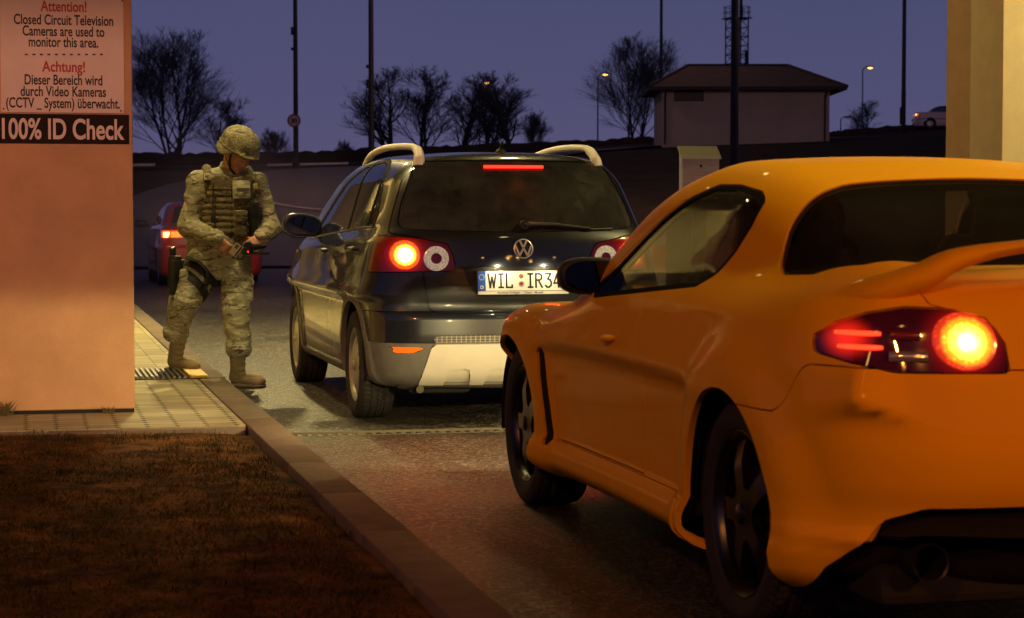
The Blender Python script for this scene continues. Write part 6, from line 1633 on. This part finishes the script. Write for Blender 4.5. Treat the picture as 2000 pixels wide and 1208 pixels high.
# ------------------------------------------------------------------ long bank hedge along the far road
def bank():
    M_h = mat('hedge_brown', (.035, .020, .014), .95, var=.5, scale=1.2, bump=1., bscale=4)
    xs = np.linspace(-70, 62, 400); top = pchip([150, 265, 560, 700, 1150, 1300, 1640, 1845, 2100], [303, 301, 299, 292, 275, 268, 262, 258, 254])
    V = []; rows = [(-1.0, 0), (-1.05, .5), (-.9, .85), (-.45, 1.), (.45, 1.), (1.0, .6), (1.0, 0)]
    for l in xs:
        d = 121.+.6*math.sin(l*.07); px = 1000+l/d*FPX; zt = 1.2+(415-float(top(np.clip(px, 150, 2100))))*d/FPX
        for dv, t in rows:
            a, b = wxy(d+dv*1.0+random.uniform(-.08, .08), l); g = terrain_z(a, b)-.2; V.append((a, b, g+(max(zt, g+.5)-g)*t+(random.uniform(-.10, .10) if t > .4 else 0)))
    m = len(rows); F = [(i*m+j, i*m+j+1, (i+1)*m+j+1, (i+1)*m+j) for i in range(len(xs)-1) for j in range(m-1)]
    mb = MB(); mb.add(V, F); o = mb.build('hedge', M_h, smooth=60); tag(o, 'long low dark hedge along the far road under the bare trees', 'hedge')
bank()
# ------------------------------------------------------------------ bare winter trees
M_bark = mat('bark_dark', (.085, .07, .062), .9, var=.3, scale=4)
M_twig = mat('twig_dark', (.11, .092, .085), .9)
def bare_tree(height, spread, seed, stems=1, limbs=9, fork=.18, density=1., lean=0., r0=None):
    rnd = random.Random(seed); segs_t, segs_c = [], []
    def path(p, dr, L, n, wig, up):
        P = [p]; d = dr.copy()
        for k in range(n):
            d = (d+Vector((rnd.gauss(0, wig), rnd.gauss(0, wig), rnd.gauss(0, wig*.6)+up))).normalized(); p = p+d*(L/n); P.append(p)
        return P
    def side(d, ang):
        ax = d.orthogonal().normalized(); ax.rotate(Quaternion(d, rnd.uniform(0, 6.283))); v = d.copy(); v.rotate(Quaternion(ax, ang)); return v
    R0 = r0 or height*.022
    def branch(P, r, level):
        n = {1: 9, 2: 7, 3: 3, 4: 0}[level]; n = int(n*density+.5) if level < 4 else 0
        tot = sum((P[i+1]-P[i]).length for i in range(len(P)-1))
        for k in range(n):
            t = rnd.uniform(.22, 1.); f = t*(len(P)-1); i = min(int(f), len(P)-2); p = P[i].lerp(P[i+1], f-i); d = (P[i+1]-P[i]).normalized()
            L = tot*rnd.uniform(.45, .75)*(1.15-.45*t); rr = r*(1-.7*t)*.62
            v = side(d, rnd.uniform(.30, .70)); Q = path(p, v, L, 4 if level < 3 else 3, .10, .07)
            segs_c.append((Q, max(rr, .0105), max(rr*.35, .006), 3)); branch(Q, rr, level+1)
    for st in range(stems):
        b = Vector((rnd.uniform(-.3, .3)*(stems > 1)*1.5, rnd.uniform(-.3, .3), -.3)); dr = Vector((rnd.uniform(-.22, .22)*(stems > 1)+lean, rnd.uniform(-.15, .15), 1)).normalized()
        H = height*rnd.uniform(.86, 1.); T = path(b, dr, H*.97, 9, .045, .05); segs_t.append((T, R0/math.sqrt(stems), R0*.10, 7))
        for k in range(limbs):
            t = fork+(.92-fork)*(k+rnd.random())/limbs; f = t*9; i = min(int(f), 8); p = T[i].lerp(T[i+1], f-i); d = (T[i+1]-T[i]).normalized()
            L = spread*rnd.uniform(.75, 1.1)*(1.15-.75*t); v = side(d, rnd.uniform(.55, .85)); Q = path(p, v, L, 6, .07, .10)
            rr = R0/math.sqrt(stems)*(1-t*.8)*.5; segs_t.append((Q, rr, rr*.3, 5)) if k < limbs*.6 else segs_c.append((Q, rr, rr*.3, 4)); branch(Q, rr, 1 if density > .75 else 2)
    out = []
    for segs in (segs_t, segs_c):
        mb = MB()
        for P, a, b, n in segs: mb.tube(P, [a+(b-a)*i/(len(P)-1) for i in range(len(P))], n, caps=False)
        out.append(mb)
    return out
TREES = {}
def tree(kind, px, d, ytop, label, group='bare trees beyond the far road', rz=0., sx=1.):
    if kind not in TREES:
        a, b = bare_tree(**KINDS_T[kind]); t0 = empty('bare_tree', (0, 0, 0)); a.build('trunk', M_bark, t0, smooth=60); b.build('crown', M_twig, t0, smooth=60); TREES[kind] = t0; o = t0
    else: o = copy_tree(TREES[kind])
    x, y = px_place(px, d); z = terrain_z(x, y); H = 1.2+(415-ytop)*d/FPX-z; k = H/KINDS_T[kind]['height']
    o.location = (x, y, z); o.scale = (k*sx, k*sx, k); o.rotation_euler = (0, 0, rz); tag(o, label, 'tree', group); return o
KINDS_T = dict(great=dict(height=12., spread=5.6, seed=4, stems=4, limbs=10, fork=.08, density=1.), vase=dict(height=9.5, spread=3.6, seed=12, stems=1, limbs=18, fork=.12, density=.9),
               twin=dict(height=9.5, spread=3.2, seed=23, stems=2, limbs=11, fork=.14, density=.9), shrub=dict(height=5., spread=2.6, seed=31, stems=5, limbs=8, fork=.05, density=.8, r0=.07))
tree('great', 342, 150, 72, 'largest bare tree, behind the soldier beside the pillar', rz=.4, sx=1.18)
tree('twin', 428, 150, 185, 'lower dark bare tree right of the largest tree', rz=1.1, sx=1.5)
tree('shrub', 530, 150, 256, 'bare bush between the soldier and the speed sign mast')
tree('shrub', 672, 160, 277, 'tiny bare bush left of the brown mast', rz=1., sx=.8)
tree('vase', 766, 150, 122, 'bare tree just right of the brown mast', rz=.3, sx=1.5)
tree('twin', 836, 150, 127, 'twin stemmed bare tree, second in the row above the hatchback', rz=2., sx=1.5)
tree('vase', 898, 152, 155, 'slender bare tree in the middle of the row above the hatchback', rz=2.2, sx=1.55)
tree('vase', 955, 156, 134, 'bare tree directly behind the glowing street lamp', rz=4.0, sx=1.55)
tree('vase', 1000, 150, 130, 'spreading bare tree right of the glowing street lamp', rz=5.3, sx=1.65)
tree('shrub', 1046, 152, 222, 'bare bush at the right end of the tree row', rz=2., sx=.8)
tree('great', 1238, 150, 80, 'large bare tree behind the left end of the small building', rz=2.6, sx=1.1)
tree('vase', 1687, 165, 192, 'small bare tree under the street lamp right of the building', rz=.7, sx=1.5)
# ------------------------------------------------------------------ simple saloon cars farther off
def saloon(name, label, loc, rz, paint, lit, group=None):
    top_lo = pchip([0, .15, .6, 1.2, 3.2, 4.0, 4.3, 4.4], [.90, .97, .985, .975, .93, .84, .72, .6]); top_up = pchip([0., .55, .75, 1.25, 1.6, 2.2, 2.7, 3.35, 3.7], [.6, .80, .97, 1.28, 1.375, 1.39, 1.34, .95, .5]); wp = pchip([0, .4, 1.2, 3.2, 4., 4.4], [.76, .835, .85, .85, .80, .68])
    yr = pchip([.15, .25, .45, .60, .66, .95], [.12, .03, 0., .0, .06, .10]); sec = pchip([.15, .3, .5, .7, .9, 1.], [.05, .02, .0, .0, .03, .07])
    def F(x, y, z):
        ax = np.abs(x); lo = smax(smax(smax(ax-(wp(y)-sec(z)), yr(z)+.07*(ax/.8)**2-y, .15), y-4.4+.25*(ax/.8)**2, .2), z-top_lo(y)-.02*(1-(ax/.8)**2), .08); lo = smax(lo, .18-z, .05)
        up = smax((ax-(.775-(z-.95)*.36))*.94, (z-top_up(y)+.03*(ax/.6)**2)*.9, .12); return smin(lo, smax(up, .6-z, .03), .03)
    car = empty(name, loc, rz); tag(car, label, 'car', group); V, T = shell_mesh(F, (-.95, -.1, .1), (.95, 4.5, 1.5), (-.3, .7, .45), (.3, 3.4, .55), .055)
    def cut(V, T, g, gap=.006):
        (vi, ti), _ = clip_tris(V, T, g); _, (vo, to) = clip_tris(V, T, g-gap); return vi, ti, vo, to
    for hy in (.95, 3.55): _, (V, T) = clip_tris(V, T, np.maximum(np.hypot(V[:, 1]-hy, V[:, 2]-.31)-.36, .45-np.abs(V[:, 0])))
    rw = mirx([(0, 1.02), (-.60, 1.02), (-.50, 1.29), (0, 1.31)]); vi, ti, V, T = cut(V, T, np.maximum(poly_sdf(rw, V[:, 0], V[:, 2], .03), V[:, 1]-1.6)); panel('rear_window', F, vi, ti, M_pane_r, car, 0, .01)
    for P in ([(.95, 1.0), (1.95, .985), (1.95, 1.31), (1.45, 1.30), (1.1, 1.15)], [(2.0, .985), (3.05, .97), (2.6, 1.26), (2.4, 1.32), (2.0, 1.31)]):
        vi, ti, V, T = cut(V, T, np.maximum(poly_sdf(P, V[:, 1], V[:, 2], .03), .4-np.abs(V[:, 0])))
        for s in (-1, 1): a = clip_tris(vi, ti, -s*vi[:, 0])[0]; panel('side_window', F, a[0], a[1], M_pane, car, -.004, .01)
    ws = mirx([(0, .97), (-.62, .97), (-.52, 1.28), (0, 1.31)]); vi, ti, V, T = cut(V, T, np.maximum(poly_sdf(ws, V[:, 0], V[:, 2], .03), 2.3-V[:, 1])); panel('windscreen', F, vi, ti, M_pane, car, 0, .01)
    lining = (V, T)
    for s in (-1, 1):
        P = [(s*.80, .905), (s*.46, .905), (s*.44, .785), (s*.80, .785)]; vi, ti, V, T = cut(V, T, np.maximum(np.maximum(poly_sdf(P, V[:, 0], V[:, 2], .015), V[:, 1]-.30), -s*V[:, 0])); lp = panel('tail_lamp', F, vi, ti, mat('saloon_lens', (.25, .02, .01), .2, coat=1., emit=(1, .10, .01), estr=lit*.12), car, .004, .03)
        q = onto(F, [(s*.72, .835)], 1, -1., 1)[0]; mb = MB(); mb.rbox(q+np.array([0, -.012, .0]), (.11, .02, .085), .02); mb.build('bulb', emit_mat('saloon_bulb_%d' % lit, (1., .50, .08), lit*1.0), lp, smooth=40)
        mb = MB(); q2 = onto(F, [(s*.57, .84)], 1, -1., 1)[0]; mb.rbox(q2+np.array([0, -.008, 0]), (.17, .016, .085), .01); mb.build('lamp_strip', emit_mat('saloon_strip_%d' % lit, (1., .22, .02), lit*.22), lp, smooth=40)
        mb = MB(); mb.rbox((s*.98, 3.0, 1.0), (.20, .10, .13), .04); mb.tube([(s*.84, 3.05, .96), (s*.95, 3.02, .98)], .025, 6); mb.build('door_mirror', M_blk, car, smooth=50)
        for hy in (.95, 3.55): wheel(car, s*.72, hy, .31, s, .31, .20, .19, slots_oval(8, .14, .035, .02), blocks=30)
    bp = np.maximum(V[:, 2]-.64, V[:, 1]-.55); vi, ti, V, T = cut(V, T, bp); panel('bumper', F, vi, ti, paint, car, .02, .03)
    panel('body', F, V, T, paint, car, 0, .02); panel('cabin_lining', F, *lining, M_lining, car, -.042, 0)
    mb = MB(); mb.box((-.6, .1, .2), (.6, 4.1, .3)); mb.box((-.26, -.035, .50), (.26, -.022, .61)); mb.build('underbody', M_well, car); return car
M_redcar = mat('red_paint', (.55, .03, .014), .35, coat=.8, var=.15, scale=2)
x, y = px_place(415, 33.5)
RC = saloon('saloon_car', 'red saloon with lit brake lamps driving off behind the soldier', (x, y, 0), 0., M_redcar, 9, 'cars in the gate lane')
x, y = px_place(1778, 121); 
saloon('saloon_car', 'pale saloon with red tail light passing left of the cream column', (x+.05, y, terrain_z(x, y)+.02), -YAW-math.pi/2-.12, mat('pale_paint', (.75, .58, .55), .35, coat=.8), 8)
# exhaust smoke drifting round the red car
def smoke():
    bm = bmesh.new(); bmesh.ops.create_icosphere(bm, subdivisions=3, radius=1.); me = bpy.data.meshes.new('exhaust_smoke'); bm.to_mesh(me); bm.free()
    m = bpy.data.materials.new('exhaust_smoke'); m.use_nodes = True; t = m.node_tree; t.nodes.remove(t.nodes['Principled BSDF'])
    pv = node(t, 'ShaderNodeVolumePrincipled'); pv.inputs['Color'].default_value = (.85, .80, .78, 1); co = node(t, 'ShaderNodeTexCoord'); n = node(t, 'ShaderNodeTexNoise', i_Scale=1.6, i_Detail=4.); t.links.new(co.outputs['Object'], n.inputs['Vector'])
    ln = node(t, 'ShaderNodeVectorMath', operation='LENGTH'); t.links.new(co.outputs['Object'], ln.inputs[0])
    f = node(t, 'ShaderNodeMapRange', interpolation_type='SMOOTHSTEP'); f.inputs['From Min'].default_value = .2; f.inputs['From Max'].default_value = .98; f.inputs['To Min'].default_value = 1.; f.inputs['To Max'].default_value = 0.; t.links.new(ln.outputs['Value'], f.inputs['Value'])
    r = node(t, 'ShaderNodeMapRange'); r.inputs['From Min'].default_value = .38; r.inputs['From Max'].default_value = .70; r.inputs['To Max'].default_value = .075; t.links.new(n.outputs['Fac'], r.inputs['Value'])
    mu = node(t, 'ShaderNodeMath', operation='MULTIPLY'); t.links.new(f.outputs[0], mu.inputs[0]); t.links.new(r.outputs[0], mu.inputs[1]); t.links.new(mu.outputs[0], pv.inputs['Density'])
    t.links.new(pv.outputs[0], t.nodes['Material Output'].inputs['Volume'])
    o = link_mesh('exhaust_smoke', me, m); x, y = px_place(440, 30.); o.location = (x, y, 1.3); o.scale = (2.6, 4.2, 1.5); o['kind'] = 'stuff'
smoke()
